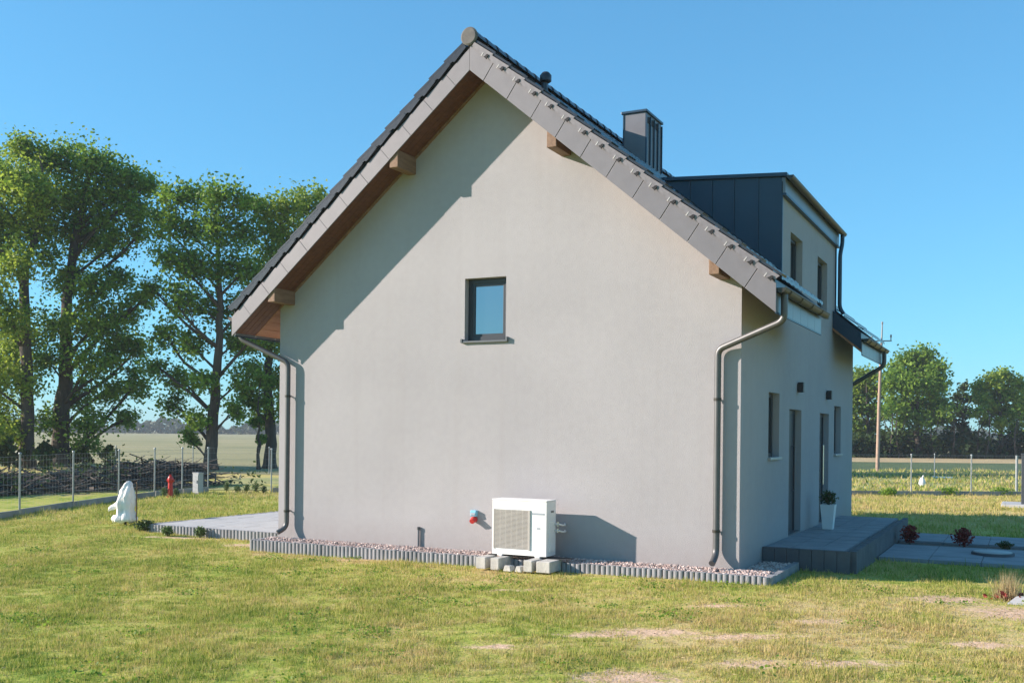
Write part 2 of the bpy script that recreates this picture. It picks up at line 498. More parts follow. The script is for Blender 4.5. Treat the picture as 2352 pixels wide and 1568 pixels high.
PATCH = [(8.5, -4.25, 0.62, 0.25), (9.5, -4.05, 0.55, 0.17), (11.2, -0.45, 0.55, 0.38), (11.95, -1.25, 0.6, 0.55), (9.0, -6.15, 0.55, 0.36), (9.85, -5.15, 0.42, 0.17),
         (10.6, -4.8, 0.55, 0.17), (8.0, -4.65, 0.4, 0.14), (10.0, -2.95, 0.45, 0.14), (11.7, -3.3, 0.36, 0.17), (3.96, -7.93, 0.12, 0.06), (8.8, -2.4, 0.45, 0.13),
         (12.6, -2.4, 0.6, 0.4), (10.2, -6.3, 0.5, 0.2), (7.4, -5.6, 0.4, 0.12), (-0.75, 0.02, 0.5, 0.28), (-2.6, 0.2, 1.0, 0.14), (6.0, -2.3, 0.5, 0.1), (1.9, -0.85, 0.9, 0.08)]


def soil_m(x, y):
    x = np.asarray(x, float); y = np.asarray(y, float)
    s = np.zeros_like(x)
    for px, py, rx, ry in PATCH:
        c_, s_ = math.cos(0.47), math.sin(0.47)
        dx = (x - px) * c_ + (y - py) * s_; dy = -(x - px) * s_ + (y - py) * c_
        s = np.maximum(s, 0.78 * np.exp(-((dx / rx / 1.15) ** 2 + (dy / ry / 1.15) ** 2)))
    return s


def dry_m(x, y):
    x = np.asarray(x, float); y = np.asarray(y, float)
    d = 0.62 * np.exp(-((x - 10.4) / 3.2) ** 2 - ((y + 3.4) / 2.9) ** 2)
    d = d + 0.55 * np.exp(-((y + 0.85) / 0.28) ** 2) * ((x > 0) & (x < 5))
    d = d + 0.35 * np.exp(-((x - 5.4) / 2.2) ** 2 - ((y + 1.7) / 0.6) ** 2)
    d = d + 0.5 / (1 + np.exp(-(y - 12.0) / 1.2))
    return d


def axis(lo, hi, step, far):
    a = list(np.arange(lo, hi + 1e-6, step))
    s, p = step, hi
    while p < far:
        s *= 1.35; p += s; a.append(p)
    s, p = step, lo
    while p > -far:
        s *= 1.35; p -= s; a.insert(0, p)
    return np.array(a)


gx = axis(-13.0, 15.0, 0.2, 2500.0); gy = axis(-10.0, 14.0, 0.2, 2500.0)
X, Y = np.meshgrid(gx, gy)
Z = ground_h(X, Y)
nx, ny = len(gx), len(gy)
vv = np.stack([X.ravel(), Y.ravel(), Z.ravel()], 1).astype(np.float32)
ii = np.arange(nx * ny).reshape(ny, nx)
ff = np.stack([ii[:-1, :-1].ravel(), ii[:-1, 1:].ravel(), ii[1:, 1:].ravel(), ii[1:, :-1].ravel()], 1)
me = bpy.data.meshes.new('lawn')
me.from_pydata(vv.tolist(), [], ff.tolist())
a = me.attributes.new('soil', 'FLOAT', 'POINT'); a.data.foreach_set('value', soil_m(X, Y).ravel().astype(np.float32))
a = me.attributes.new('dry', 'FLOAT', 'POINT'); a.data.foreach_set('value', dry_m(X, Y).ravel().astype(np.float32))
for p in me.polygons: p.use_smooth = True
me.materials.append(M['ground'])
lawn = bpy.data.objects.new('ground', me); COL.objects.link(lawn); tag(lawn, kind='structure')


def sheet(name, pts, z, mt):
    o = MB().poly([(x, y, z) for x, y in pts]).build(name, mt)
    return tag(o, kind='structure')


# back fence line runs from BF0 to BF1, everything behind it is open field
BF0 = np.array([-13.0, 12.0]); BF1 = np.array([16.6, 30.6])
bd = (BF1 - BF0) / np.linalg.norm(BF1 - BF0); bn = np.array([-bd[1], bd[0]])
SF0 = np.array([-7.6, -2.5]); sd = (BF0 - SF0) / np.linalg.norm(BF0 - SF0)


def bf(t, n): return tuple(BF0 + bd * t + bn * n)


sheet('meadow', [bf(-1, 1.0), bf(300, 1.0), bf(300, 60), bf(16, 60), bf(8, 14), bf(-1, 10)], -0.185, M['meadow'])
sheet('field', [(-1500, -40), (-60, 22), (-16, 24), bf(8, 14.1), bf(16, 60.1), bf(300, 60.1), (900, 1500), (-1500, 1500)], -0.19, M['field'])

M['tree_shade'] = mat('tree_shade_green', (0.045, 0.085, 0.022), 0.95, 0.0, 0.5, 0.6, 4.0, coords='World', col2=(0.09, 0.13, 0.035), bdist=0.2)  # dark green standing in for tree shade on the meadow
M['stubble'] = mat('stubble_tan', (0.40, 0.27, 0.13), 0.95, 0.0, 0.4, 0.6, 4.0, coords='World', col2=(0.52, 0.40, 0.20), bdist=0.15)


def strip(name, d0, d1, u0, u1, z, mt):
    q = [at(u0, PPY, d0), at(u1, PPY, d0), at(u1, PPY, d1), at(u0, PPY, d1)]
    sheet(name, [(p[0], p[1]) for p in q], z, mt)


strip('tree_shade_strip', 53.0, 84.0, 1500, 3600, -0.178, M['tree_shade'])  # shadow of the tree row, painted as a darker green sheet
strip('stubble_field', 84.2, 101.0, 1500, 3600, -0.176, M['stubble'])

# ------------------------------------------------------------------ the house
SL = 0.835                                   # roof slope
RX = 4.2                                     # ridge
OV = 0.58                                    # verge overhang
EX = 0.6                                     # eave overhang


def rl(x): return 7.63 - SL * abs(x - RX)     # underside line of the verge plates


TH = math.atan(SL)
house = thing('house', (RX, LEN / 2, 0), 'grey rendered semi-detached house with a steep dark tiled gable roof', 'house')
DY0, DY1 = 2.55, 7.8                         # dormer
E0, E1 = 2.85, 7.5                           # ends of the two eave pieces

GW = (3.83, 4.59, 3.43, 4.45)                # gable window x0 x1 z0 z1
SW = [(1.76, 2.54, 1.58, 2.63), (3.33, 4.38, 0.2, 2.40), (6.2, 7.22, 0.2, 2.39), (7.86, 8.72, 1.55, 2.58)]   # side openings y0 y1 z0 z1
DW = [(3.27, 4.3, 4.35, 5.45), (5.78, 6.84, 4.35, 5.43)]                                                       # dormer windows
RV = 0.13


def top(x): return rl(x) + 0.05


mb = MB()
x0, x1, z0, z1 = GW
B = -0.35
mb.poly([(0, 0, B), (x0, 0, B), (x0, 0, top(x0)), (0, 0, top(0))])
mb.poly([(x1, 0, B), (W, 0, B), (W, 0, top(W)), (x1, 0, top(x1))])
mb.poly([(x0, 0, B), (x1, 0, B), (x1, 0, z0), (x0, 0, z0)])
mb.poly([(x0, 0, z1), (x1, 0, z1), (x1, 0, top(x1)), (RX, 0, top(RX)), (x0, 0, top(x0))])
GD = 0.16
mb.poly([(x0, 0, z0), (x0, GD, z0), (x0, GD, z1), (x0, 0, z1)])
mb.poly([(x1, GD, z0), (x1, 0, z0), (x1, 0, z1), (x1, GD, z1)])
mb.poly([(x0, 0, z1), (x0, GD, z1), (x1, GD, z1), (x1, 0, z1)])
mb.poly([(x0, GD, z0), (x0, 0, z0), (x1, 0, z0), (x1, GD, z0)])
mb.build('gable_wall', M['stucco'], house)


def wall_x(xp, ya, yb, za, zb, holes, depth):
    """wall in the plane x = xp facing +x, with rectangular openings"""
    mb = MB()
    cur = ya
    for (y0, y1, h0, h1) in holes:
        mb.poly([(xp, cur, za), (xp, y0, za), (xp, y0, zb), (xp, cur, zb)])
        mb.poly([(xp, y0, za), (xp, y1, za), (xp, y1, h0), (xp, y0, h0)])
        mb.poly([(xp, y0, h1), (xp, y1, h1), (xp, y1, zb), (xp, y0, zb)])
        xi = xp - depth
        mb.poly([(xp, y0, h0), (xi, y0, h0), (xi, y0, h1), (xp, y0, h1)])
        mb.poly([(xi, y1, h0), (xp, y1, h0), (xp, y1, h1), (xi, y1, h1)])
        mb.poly([(xp, y0, h1), (xi, y0, h1), (xi, y1, h1), (xp, y1, h1)])
        mb.poly([(xi, y0, h0), (xp, y0, h0), (xp, y1, h0), (xi, y1, h0)])
        cur = y1
    mb.poly([(xp, cur, za), (xp, yb, za), (xp, yb, zb), (xp, cur, zb)])
    return mb


wall_x(W, 0, LEN, B, top(W), SW, RV).build('entrance_wall', M['stucco'], house)
wb = MB()
wb.poly([(0, 0, B), (0, 0, top(0)), (0, LEN, top(0)), (0, LEN, B)])
wb.poly([(0, LEN, B), (0, LEN, top(0)), (RX, LEN, top(RX)), (W, LEN, top(W)), (W, LEN, B)])
wb.build('rear_wall', M['stucco'], house)


def window_y(y, x0, x1, z0, z1, sill_mat):
    """window facing -y"""
    w = MB()
    t = 0.075
    w.box(x0, x0 + t, y, y + 0.06, z0, z1); w.box(x1 - t, x1, y, y + 0.06, z0, z1)
    w.box(x0 + t, x1 - t, y, y + 0.06, z1 - t, z1); w.box(x0 + t, x1 - t, y, y + 0.06, z0, z0 + t)
    o = w.build('window', M['frame'], house, bevel=0.006)
    a0, a1, b0, b1, t2 = x0 + t - 0.004, x1 - t + 0.004, z0 + t - 0.004, z1 - t + 0.004, 0.05
    w2 = MB(); w2.box(a0, a0 + t2, y + 0.012, y + 0.055, b0, b1); w2.box(a1 - t2, a1, y + 0.012, y + 0.055, b0, b1); w2.box(a0 + t2, a1 - t2, y + 0.012, y + 0.055, b1 - t2, b1); w2.box(a0 + t2, a1 - t2, y + 0.012, y + 0.055, b0, b0 + t2)
    w2.build('sash', M['frame'], o, bevel=0.004)
    MB().box(a0 + t2 - 0.005, a1 - t2 + 0.005, y + 0.03, y + 0.045, b0 + t2 - 0.005, b1 - t2 + 0.005).build('pane', M['glass'], o)
    s = MB()
    s.prism([(x0 - 0.045, -0.045, z0 - 0.035), (x0 - 0.045, -0.045, z0 - 0.005), (x0 - 0.045, y, z0 + 0.012), (x0 - 0.045, y, z0 - 0.03)], (x1 - x0 + 0.09, 0, 0))
    s.build('sill', sill_mat, o, bevel=0.004)
    MB().box(x1 + 0.02, x1 + 0.05, -0.055, 0.0, z0 - 0.03, z0 + 0.045).build('sill_end_cap', M['sill'], o)
    MB().box(x0 - 0.05, x0 - 0.02, -0.055, 0.0, z0 - 0.03, z0 + 0.03).build('sill_end_cap', M['sill'], o)
    return o


window_y(GD - 0.04, *GW, M['sill'])


def window_x(xp, y0, y1, z0, z1, depth, sill_mat, name='window'):
    xi = xp - depth
    w = MB(); t = 0.07
    w.box(xi - 0.05, xi + 0.02, y0, y0 + t, z0, z1); w.box(xi - 0.05, xi + 0.02, y1 - t, y1, z0, z1)
    w.box(xi - 0.05, xi + 0.02, y0 + t, y1 - t, z1 - t, z1); w.box(xi - 0.05, xi + 0.02, y0 + t, y1 - t, z0, z0 + t)
    o = w.build(name, M['frame'], house, bevel=0.006)
    MB().box(xi - 0.04, xi - 0.02, y0 + t - 0.01, y1 - t + 0.01, z0 + t - 0.01, z1 - t + 0.01).build('pane', M['glass'], o)
    if sill_mat:
        MB().box(xi + 0.02, xp + 0.05, y0 - 0.03, y1 + 0.03, z0 - 0.035, z0 + 0.006).build('sill', sill_mat, o, bevel=0.004)
    return o


def door_x(xp, y0, y1, z0, z1, depth, glazed):
    xi = xp - depth
    w = MB(); t = 0.07
    w.box(xi - 0.05, xi + 0.02, y0, y0 + t, z0, z1); w.box(xi - 0.05, xi + 0.02, y1 - t, y1, z0, z1)
    w.box(xi - 0.05, xi + 0.02, y0 + t, y1 - t, z1 - t, z1)
    o = w.build('door', M['frame'], house)
    MB().box(xi - 0.05, xi + 0.005, y0 + t, y1 - t, z0, z1 - t).build('leaf', M['door'], o)
    h = MB(); ym = y1 - 0.2
    h.tube([(xi + 0.005, ym, z0 + 0.75), (xi + 0.06, ym, z0 + 0.75), (xi + 0.06, ym, z0 + 1.55), (xi + 0.005, ym, z0 + 1.55)], 0.014, 8)
    h.build('pull_handle', M['handle'] if glazed else M['metal_mid'], o, smooth=True)
    if glazed:
        for k in range(3):
            zz = z0 + 0.5 + 0.5 * k
            MB().box(xi - 0.01, xi + 0.012, y0 + 0.5, y0 + 0.75, zz, zz + 0.3).build('pane', M['glass'], o)
    MB().box(xi - 0.02, xp + 0.0, y0 + 0.005, y1 - 0.005, z0 + 0.001, z0 + 0.02).build('threshold', M['sill'], o)
    return o


window_x(W, *SW[0], RV, M['sill_pale'])
door_x(W, *SW[1], RV, False)
door_x(W, *SW[2], RV, True)
window_x(W, *SW[3], RV, M['sill_pale'])


# --- roof body: solid slabs under the tiles
def slab(xa, xb, ya, yb, lo, hi):
    return MB().prism([(xa, ya, rl(xa) + lo), (xb, ya, rl(xb) + lo), (xb, ya, rl(xb) + hi), (xa, ya, rl(xa) + hi)], (0, yb - ya, 0))


RY0, RY1 = -OV + 0.03, LEN + OV - 0.03
LO, HI = 0.09, 0.44
D0 = 6.30                                     # where the dormer roof meets the main roof
deck = MB()
for (xa, xb, ya, yb) in [(-EX + 0.02, RX, RY0, RY1), (RX, D0, RY0, RY1), (D0, W + EX - 0.02, RY0, DY0), (D0, W + EX - 0.02, DY1, RY1),
                         (W + 0.01, W + EX - 0.02, DY0, E0), (W + 0.01, W + EX - 0.02, E1, DY1)]:
    sl = slab(xa, xb, ya, yb, LO, HI)
    deck.add(sl.v, sl.f)
deck.build('roof_deck', M['metal_dark'], house)


# --- tiled surface: stepped, waved courses
def tile_sheet(xa, xb, ya, yb, name):
    sgn = 1 if xb > RX + 0.01 else -1
    a0, a1 = (abs(xa - RX), abs(xb - RX)) if sgn > 0 else (abs(xb - RX), abs(xa - RX))
    g = 0.277
    ys = np.arange(ya, yb + 0.001, 0.05)
    wave = 0.022 * np.abs(np.sin((ys - RY0) * math.pi / 0.30)) ** 0.7
    V = []; F = []
    n = len(ys)
    k0 = int(math.floor(a0 / g)); k1 = int(math.ceil(a1 / g))
    for k in range(k0, k1):
        d0 = max(k * g, a0); d1 = min((k + 1) * g, a1)
        if d1 - d0 < 0.02: continue
        base = len(V)
        for (d, lift) in ((d0, 0.085), (d1, 0.125), (d1, 0.075)):
            for j in range(n):
                z = 7.63 - SL * d + HI + lift - 0.02 + wave[j]
                V.append((RX + sgn * d, ys[j], z))
        for r in range(2):
            for j in range(n - 1):
                q = (base + r * n + j, base + (r + 1) * n + j, base + (r + 1) * n + j + 1, base + r * n + j + 1)
                F.append(q if sgn > 0 else tuple(reversed(q)))
    o = MB().add(V, F).build(name, M['tile'], house)
    tag(o, kind='stuff')


VT = 0.28                                      # width of a verge tile
tile_sheet(-EX - 0.03, RX, RY0 + VT - 0.02, RY1, 'roof_tiles')
tile_sheet(RX, D0 + 0.05, RY0 + VT - 0.02, RY1, 'roof_tiles')
tile_sheet(D0 + 0.05, W + EX + 0.03, RY0 + VT - 0.02, DY0, 'roof_tiles')
tile_sheet(D0 + 0.05, W + EX + 0.03, DY1, RY1, 'roof_tiles')
tile_sheet(W + 0.08, W + EX + 0.03, DY0, E0, 'roof_tiles')
tile_sheet(W + 0.08, W + EX + 0.03, E1, DY1, 'roof_tiles')

# --- verge tiles, one by one (along s = down slope, local axes s, y, n)
GA = 0.277
ca, sa = math.cos(TH), math.sin(TH)


def local_to(sgn):
    """matrix columns: s (down the slope), y, n (roof normal)"""
    s_ = Vector((sgn * ca, 0, -sa)); n_ = Vector((sgn * sa, 0, ca)); y_ = Vector((0, sgn, 0))
    mm = Matrix.Identity(3)
    for i in range(3):
        mm[i][0] = s_[i]; mm[i][1] = y_[i]; mm[i][2] = n_[i]
    return mm


gs = GA / ca
tl = gs + 0.06


def verge_meshes(f):
    """f = 1 for the right slope, -1 for the mirrored left slope (local y points inwards)"""
    out = []
    # top board, tilted so that each tile laps over the next one down
    b = MB().prism([(0, 0, -0.035), (tl, 0, 0.0), (tl, 0, 0.032), (0, 0, 0.0)], (0, f * VT, 0)); out.append((b, M['tile'], 'verge_tile'))
    # side lobe hanging over the plates
    b = MB().prism([(0.0, f * -0.014, -0.10), (gs * 0.80, f * -0.014, -0.125), (gs * 0.86, f * -0.014, -0.09), (gs + 0.03, f * -0.014, -0.08), (gs + 0.05, f * -0.014, -0.002), (0.0, f * -0.014, -0.036)], (0, f * 0.02, 0)); out.append((b, M['tile_edge'] if f > 0 else M['tile'], 'flange'))
    b = MB().prism([(-0.022, f * -0.02, -0.03), (0.024, f * -0.02, -0.036), (0.022, f * -0.02, 0.02), (0.0, f * -0.02, 0.036), (-0.018, f * -0.02, 0.02)], (0, f * 0.02, 0)); out.append((b, M['gap_shade'], 'gap_shade'))  # black prism standing in for the shaded gap in the tile edge
    b = MB().box(-0.007, 0.007, min(f * -0.012, 0), max(f * -0.012, 0), -0.032, 0.032); out.append((b, M['clip'], 'clip'))
    res = []
    for b, mt, nm in out:
        me_ = b.mesh(nm); me_.materials.append(mt); res.append(me_)
    return res


for sgn in (1, -1):
    mm = local_to(sgn)
    vt_mesh, fl_mesh, nc_mesh, cl_mesh = verge_meshes(sgn)
    for k in range(17):
        d = 0.13 + k * GA
        px = RX + sgn * d
        pz = 7.63 - SL * d + HI + 0.115
        e = mm.to_euler()
        jr = random.uniform(-0.006, 0.006)
        o = inst(vt_mesh, 'verge_tile', None, house, (px, -OV - 0.012 + jr, pz), e)
        for mesh_, nm, off in ((fl_mesh, 'flange', (0, 0, -0.012)), (nc_mesh, 'gap_shade', (gs * 0.93, sgn * -0.012, -0.105)), (cl_mesh, 'clip', (gs * 0.68, sgn * -0.006, -0.118))):
            if sgn < 0 and nm in ('clip', 'gap_shade'): continue
            c_ = bpy.data.objects.new(nm, mesh_); COL.objects.link(c_); c_.parent = o; c_.location = off

# --- verge plates, one by one
PL = 0.41
for sgn in (1, -1):
    mm = local_to(sgn)
    k = 0
    d = 0.0
    edges = [0.0, 0.25] + [0.25 + 0.4135 * i for i in range(1, 12)]
    edges = [q for q in edges if q < 4.6] + [4.82]
    for i in range(len(edges) - 1):
        jw = 0.004 if sgn > 0 else 0.0015
        a, b_ = edges[i] + jw, edges[i + 1] - jw
        yj = -OV + random.uniform(-0.002, 0.002)
        xa, xb = RX + sgn * a, RX + sgn * b_
        ta = 0.41 if sgn > 0 else 0.345
        sk = 0.18                                         # joints are square to the slope
        za, zb = rl(xa), rl(xb)
        q = [(xa, yj, za), (xb, yj, zb), (xb + sgn * (sk if i < len(edges) - 2 else 0.0), yj, zb + ta - (sk * SL if i < len(edges) - 2 else 0.0)), (xa + sgn * (sk if i > 0 else 0), yj, za + ta - (sk * SL if i > 0 else 0))]
        MB().prism(q, (0, 0.022, 0)).build('verge_plate', M['plate'], house, bevel=0.003)
    # backing board behind the plates
    xa, xb = RX, RX + sgn * 4.79
    MB().prism([(xa, -OV + 0.025, rl(xa) + 0.03), (xb, -OV + 0.025, rl(xb) + 0.03), (xb, -OV + 0.025, rl(xb) + 0.43), (xa, -OV + 0.025, rl(xa) + 0.43)], (0, 0.035, 0)).build('barge_board', M['gap_shade'], house)
    # soffit boards under the gable overhang, running with the slope
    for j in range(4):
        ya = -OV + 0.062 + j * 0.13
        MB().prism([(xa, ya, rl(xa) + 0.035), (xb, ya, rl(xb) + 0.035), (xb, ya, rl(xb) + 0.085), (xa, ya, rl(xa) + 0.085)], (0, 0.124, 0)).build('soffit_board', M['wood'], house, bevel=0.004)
    # pale trim where soffit meets render
    xw = RX + sgn * 4.2
    MB().prism([(xa, -0.04, rl(xa) + 0.0), (xw, -0.04, rl(xw) + 0.0), (xw, -0.04, rl(xw) + 0.034), (xa, -0.04, rl(xa) + 0.034)], (0, 0.039, 0)).build('trim_strip', M['wood_pale'], house)

# --- purlins carrying the overhang
for (xa, xb, zh) in [(2.70, 2.86, 0.17), (5.54, 5.70, 0.17), (0.18, 0.33, 0.14), (8.07, 8.22, 0.14)]:
    zt = min(rl(xa), rl(xb)) + 0.05
    q = [(xa, 0, zt - zh), (xb, 0, zt - zh), (xb, 0, rl(xb) + 0.03), (xa, 0, rl(xa) + 0.03)]
    q = [(p[0], -OV + 0.024, p[2]) for p in q]
    MB().prism(q, (0, OV - 0.024 + 0.02, 0)).build('purlin', M['wood_pale'], house, bevel=0.008)

# --- eaves: boards, fascia panels, gutters
for sgn in (1, -1):
    spans = [(-OV + 0.06, E0), (E1, LEN + OV - 0.06)] if sgn > 0 else [(-OV + 0.06, LEN + OV - 0.06)]
    for (ya, yb) in spans:
        for j in range(4):
            d0 = 4.205 + j * 0.148; d1 = d0 + 0.142
            xa, xb = RX + sgn * d0, RX + sgn * d1
            y0_ = max(ya, 0.01)
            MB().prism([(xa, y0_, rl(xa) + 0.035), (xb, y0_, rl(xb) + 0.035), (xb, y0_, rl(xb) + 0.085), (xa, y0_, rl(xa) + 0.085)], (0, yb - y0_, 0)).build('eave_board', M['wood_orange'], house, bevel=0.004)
        npan = max(1, int(round((yb - ya) / 0.55)))
        for j in range(npan):
            p0 = ya + (yb - ya) * j / npan + 0.004; p1 = ya + (yb - ya) * (j + 1) / npan - 0.004
            xx = RX + sgn * 4.785
            zz = rl(xx)
            MB().box(min(xx, xx + sgn * 0.018), max(xx, xx + sgn * 0.018), p0, p1, zz - 0.005, zz + 0.26).build('fascia_panel', M['fascia'] if sgn > 0 else M['metal_mid'], house, bevel=0.003)
        xx = RX + sgn * 4.79
        MB().box(min(xx, xx + sgn * 0.022), max(xx, xx + sgn * 0.022), ya, yb, rl(RX + 4.785) - 0.03, rl(RX + 4.785) - 0.006).build('drip_edge', M['metal_dark'], house)
        # half-round gutter
        gxp = RX + sgn * 4.87; gz = rl(RX + 4.785) + 0.315; r = 0.07
        V = []; F = []
        n = 9
        for (yy) in (ya - 0.02, yb + 0.02):
            for rr in (r, r - 0.008):
                for k in range(n):
                    a_ = math.pi + math.pi * k / (n - 1)
                    V.append((gxp + rr * math.cos(a_), yy, gz + rr * math.sin(a_)))
        for k in range(n - 1):
            F.append((k, k + 1, 2 * n + k + 1, 2 * n + k))
            F.append((n + k + 1, n + k, 3 * n + k, 3 * n + k + 1))
        F.append((0, 2 * n, 3 * n, n)); F.append((n - 1, 2 * n - 1, 4 * n - 1, 3 * n - 1))
        F.append(tuple(range(n - 1, -1, -1))); F.append(tuple(2 * n + k for k in range(n)))
        g = MB().add(V, F).build('gutter', M['gutter'], house, smooth=True)
        # end cap bead and brackets
        MB().tube([(gxp - r, ya - 0.02, gz), (gxp - r, yb + 0.02, gz)], 0.011, 6).build('bead', M['gutter'], g)
        MB().tube([(gxp + r, ya - 0.02, gz), (gxp + r, yb + 0.02, gz)], 0.011, 6).build('bead', M['gutter'], g)
        y_ = ya + 0.35
        while y_ < yb:
            hb = MB()
            hb.tube([(gxp + (r + 0.006) * math.cos(t), y_, gz + (r + 0.006) * math.sin(t)) for t in np.linspace(math.pi, 2 * math.pi, 9)], 0.008, 5)
            hb.build('bracket', M['pipe'], g)
            y_ += 0.8


# --- downspouts on the gable
def spout(path, r, brackets, mtl=None):
    P = [np.array(p, float) for p in path]
    out = [P[0]]
    for i in range(1, len(P) - 1):
        a = P[i] + (P[i - 1] - P[i]) / np.linalg.norm(P[i - 1] - P[i]) * 0.1
        b_ = P[i] + (P[i + 1] - P[i]) / np.linalg.norm(P[i + 1] - P[i]) * 0.1
        for t in np.linspace(0, 1, 6):
            out.append((1 - t) ** 2 * a + 2 * t * (1 - t) * P[i] + t * t * b_)
    out.append(P[-1])
    o = MB().tube(out, r, 14).build('downspout', mtl or M['pipe'], house, smooth=True)
    for (x, y, z) in brackets:
        h = MB()
        h.tube([(x, y, z - 0.02), (x, y, z + 0.02)], r + 0.009, 14)
        h.tube([(x, y, z), (x, 0.02, z)], 0.012, 6)
        h.build('pipe_bracket', M['gutter'], o, smooth=True)
    # sleeve joints
    return o


gz = rl(RX + 4.785) + 0.25
spout([(RX + 4.87, -0.30, gz), (RX + 4.87, -0.30, gz - 0.36), (8.085, -0.085, 3.17), (8.085, -0.085, 0.21), (8.075, -0.26, 0.10)], 0.048, [(8.085, -0.085, 2.45), (8.085, -0.085, 0.55)])
spout([(RX - 4.87, -0.30, gz), (RX - 4.87, -0.30, gz - 0.30), (0.27, -0.1, 3.15), (0.27, -0.1, 0.21), (0.18, -0.24, 0.12)], 0.045, [(0.27, -0.1, 2.55), (0.27, -0.1, 0.5)])
# far one at the other end of the eave
spout([(RX + 4.87, 10.55, gz), (RX + 4.87, 10.55, gz - 0.30), (8.3, 10.45, 3.1), (8.3, 10.45, 0.15)], 0.048, [])

# --- ridge tiles with the round end cap
rd = MB()
V = []; F = []; n = 9
for yy, r in ((0.0, 0.135), (0.40, 0.118)):
    for k in range(n):
        a_ = math.pi * k / (n - 1)
        V.append((r * math.cos(a_) * 1.05, yy, r * math.sin(a_) - 0.02))
for k in range(n - 1):
    F.append((k, n + k, n + k + 1, k + 1))
F.append(tuple(range(n)))
rd.add(V, F)
rmesh = rd.mesh('ridge_tile'); rmesh.materials.append(M['tile'])
y_ = -OV + 0.0
while y_ < LEN + OV - 0.1:
    inst(rmesh, 'ridge_tile', None, house, (RX, y_, 7.63 + HI + 0.09))
    y_ += 0.36
cp = MB()
cp.tube([(RX, -OV - 0.045, 7.63 + HI + 0.08), (RX, -OV - 0.03, 7.63 + HI + 0.08), (RX, -OV - 0.005, 7.63 + HI + 0.08)], [0.12, 0.145, 0.145], 20)
cp.build('ridge_end_cap', M['ridge_cap'], house)

# --- chimney clad in standing seam sheet
CX0, CX1, CY0, CY1, CZ = 4.80, 5.27, 4.62, 5.58, 8.31
ch = MB().box(CX0, CX1, CY0, CY1, 7.2, CZ).build('chimney', M['metal_mid'], house, bevel=0.006)
MB().box(CX0 - 0.035, CX1 + 0.035, CY0 - 0.035, CY1 + 0.035, CZ + 0.002, CZ + 0.05).build('cap', M['metal_dark'], ch, bevel=0.006)
for k in range(5):
    yy = CY0 + 0.005 + k * (CY1 - CY0 - 0.01) / 4
    MB().box(CX1, CX1 + 0.03, yy - 0.008, yy + 0.008, 7.3, CZ - 0.04).build('seam', M['metal_dark'], ch)
for k in range(3):
    yy = CY0 + 0.12 + k * 0.24
    MB().box(CX1 + 0.001, CX1 + 0.012, yy, yy + 0.13, CZ - 0.19, CZ - 0.07).build('vent_slot', M['gap_shade'], ch)
MB().box(CX0 - 0.001, CX0 + 0.02, CY0 - 0.014, CY0, 7.5, CZ - 0.01).build('seam', M['metal_dark'], ch)

# --- roof vent with a cowl
vy = 1.3; vx = 4.62
vz = 7.63 - SL * (vx - RX) + HI + 0.05
v = MB(); v.tube([(vx, vy, vz - 0.1), (vx, vy, vz + 0.22)], 0.055, 14)
vo = v.build('roof_vent', M['tile'], house, smooth=True)
MB().lathe([(0.0, vz + 0.36), (0.06, vz + 0.35), (0.10, vz + 0.30), (0.10, vz + 0.20), (0.06, vz + 0.17), (0.0, vz + 0.17)], vx + 0.02, vy, 16).build('cowl', M['tile'], vo, smooth=True)

# --- dormer
ZD = 6.24
cheek = []


def droof(x): return 6.40 - (x - 6.32) * 0.063


for (yc, s) in ((DY0, -1), (DY1, 1)):
    xs = [6.32, 6.84, 7.23, 7.61, 8.02, 8.42]
    for i in range(5):
        xa, xb = xs[i] + 0.003, xs[i + 1] - 0.003
        low = lambda x: 7.63 - SL * (x - RX) + HI + 0.02
        q = [(xa, yc, low(xa)), (xb, yc, low(xb)), (xb, yc, droof(xb) - 0.05), (xa, yc, droof(xa) - 0.05)]
        MB().prism(q, (0, s * 0.03, 0)).build('cheek_panel', M['metal_dark'], house)
        if i:
            xm = xs[i]
            MB().box(xm - 0.008, xm + 0.008, min(yc + s * 0.028, yc + s * 0.055), max(yc + s * 0.028, yc + s * 0.055), low(xm), droof(xm) - 0.06).build('standing_seam', M['metal_dark'], house)
    MB().box(8.39, 8.425, min(yc, yc + s * 0.04), max(yc, yc + s * 0.04), 4.15, ZD - 0.1).build('corner_trim', M['metal_dark'], house)
dw = wall_x(W + 0.004, DY0 + 0.03, DY1 - 0.03, top(W) - 0.02, 5.92, DW, RV)
dw.build('dormer_wall', M['stucco'], house)
dc = MB(); dc.prism([(6.0, DY0 + 0.02, 5.7), (8.2, DY0 + 0.02, 4.2), (8.2, DY0 + 0.02, droof(8.2) - 0.06), (6.32, DY0 + 0.02, droof(6.32) - 0.08)], (0, DY1 - DY0 - 0.04, 0))
dc.build('dormer_core', M['metal_dark'], house)
dr = MB(); dr.prism([(6.22, DY0 - 0.08, droof(6.22) - 0.05), (8.50, DY0 - 0.08, droof(8.5) - 0.05), (8.50, DY0 - 0.08, droof(8.5) + 0.015), (6.22, DY0 - 0.08, droof(6.22) + 0.015)], (0, DY1 - DY0 + 0.16, 0))
dr.build('dormer_roof', M['metal_dark'], house, bevel=0.006)
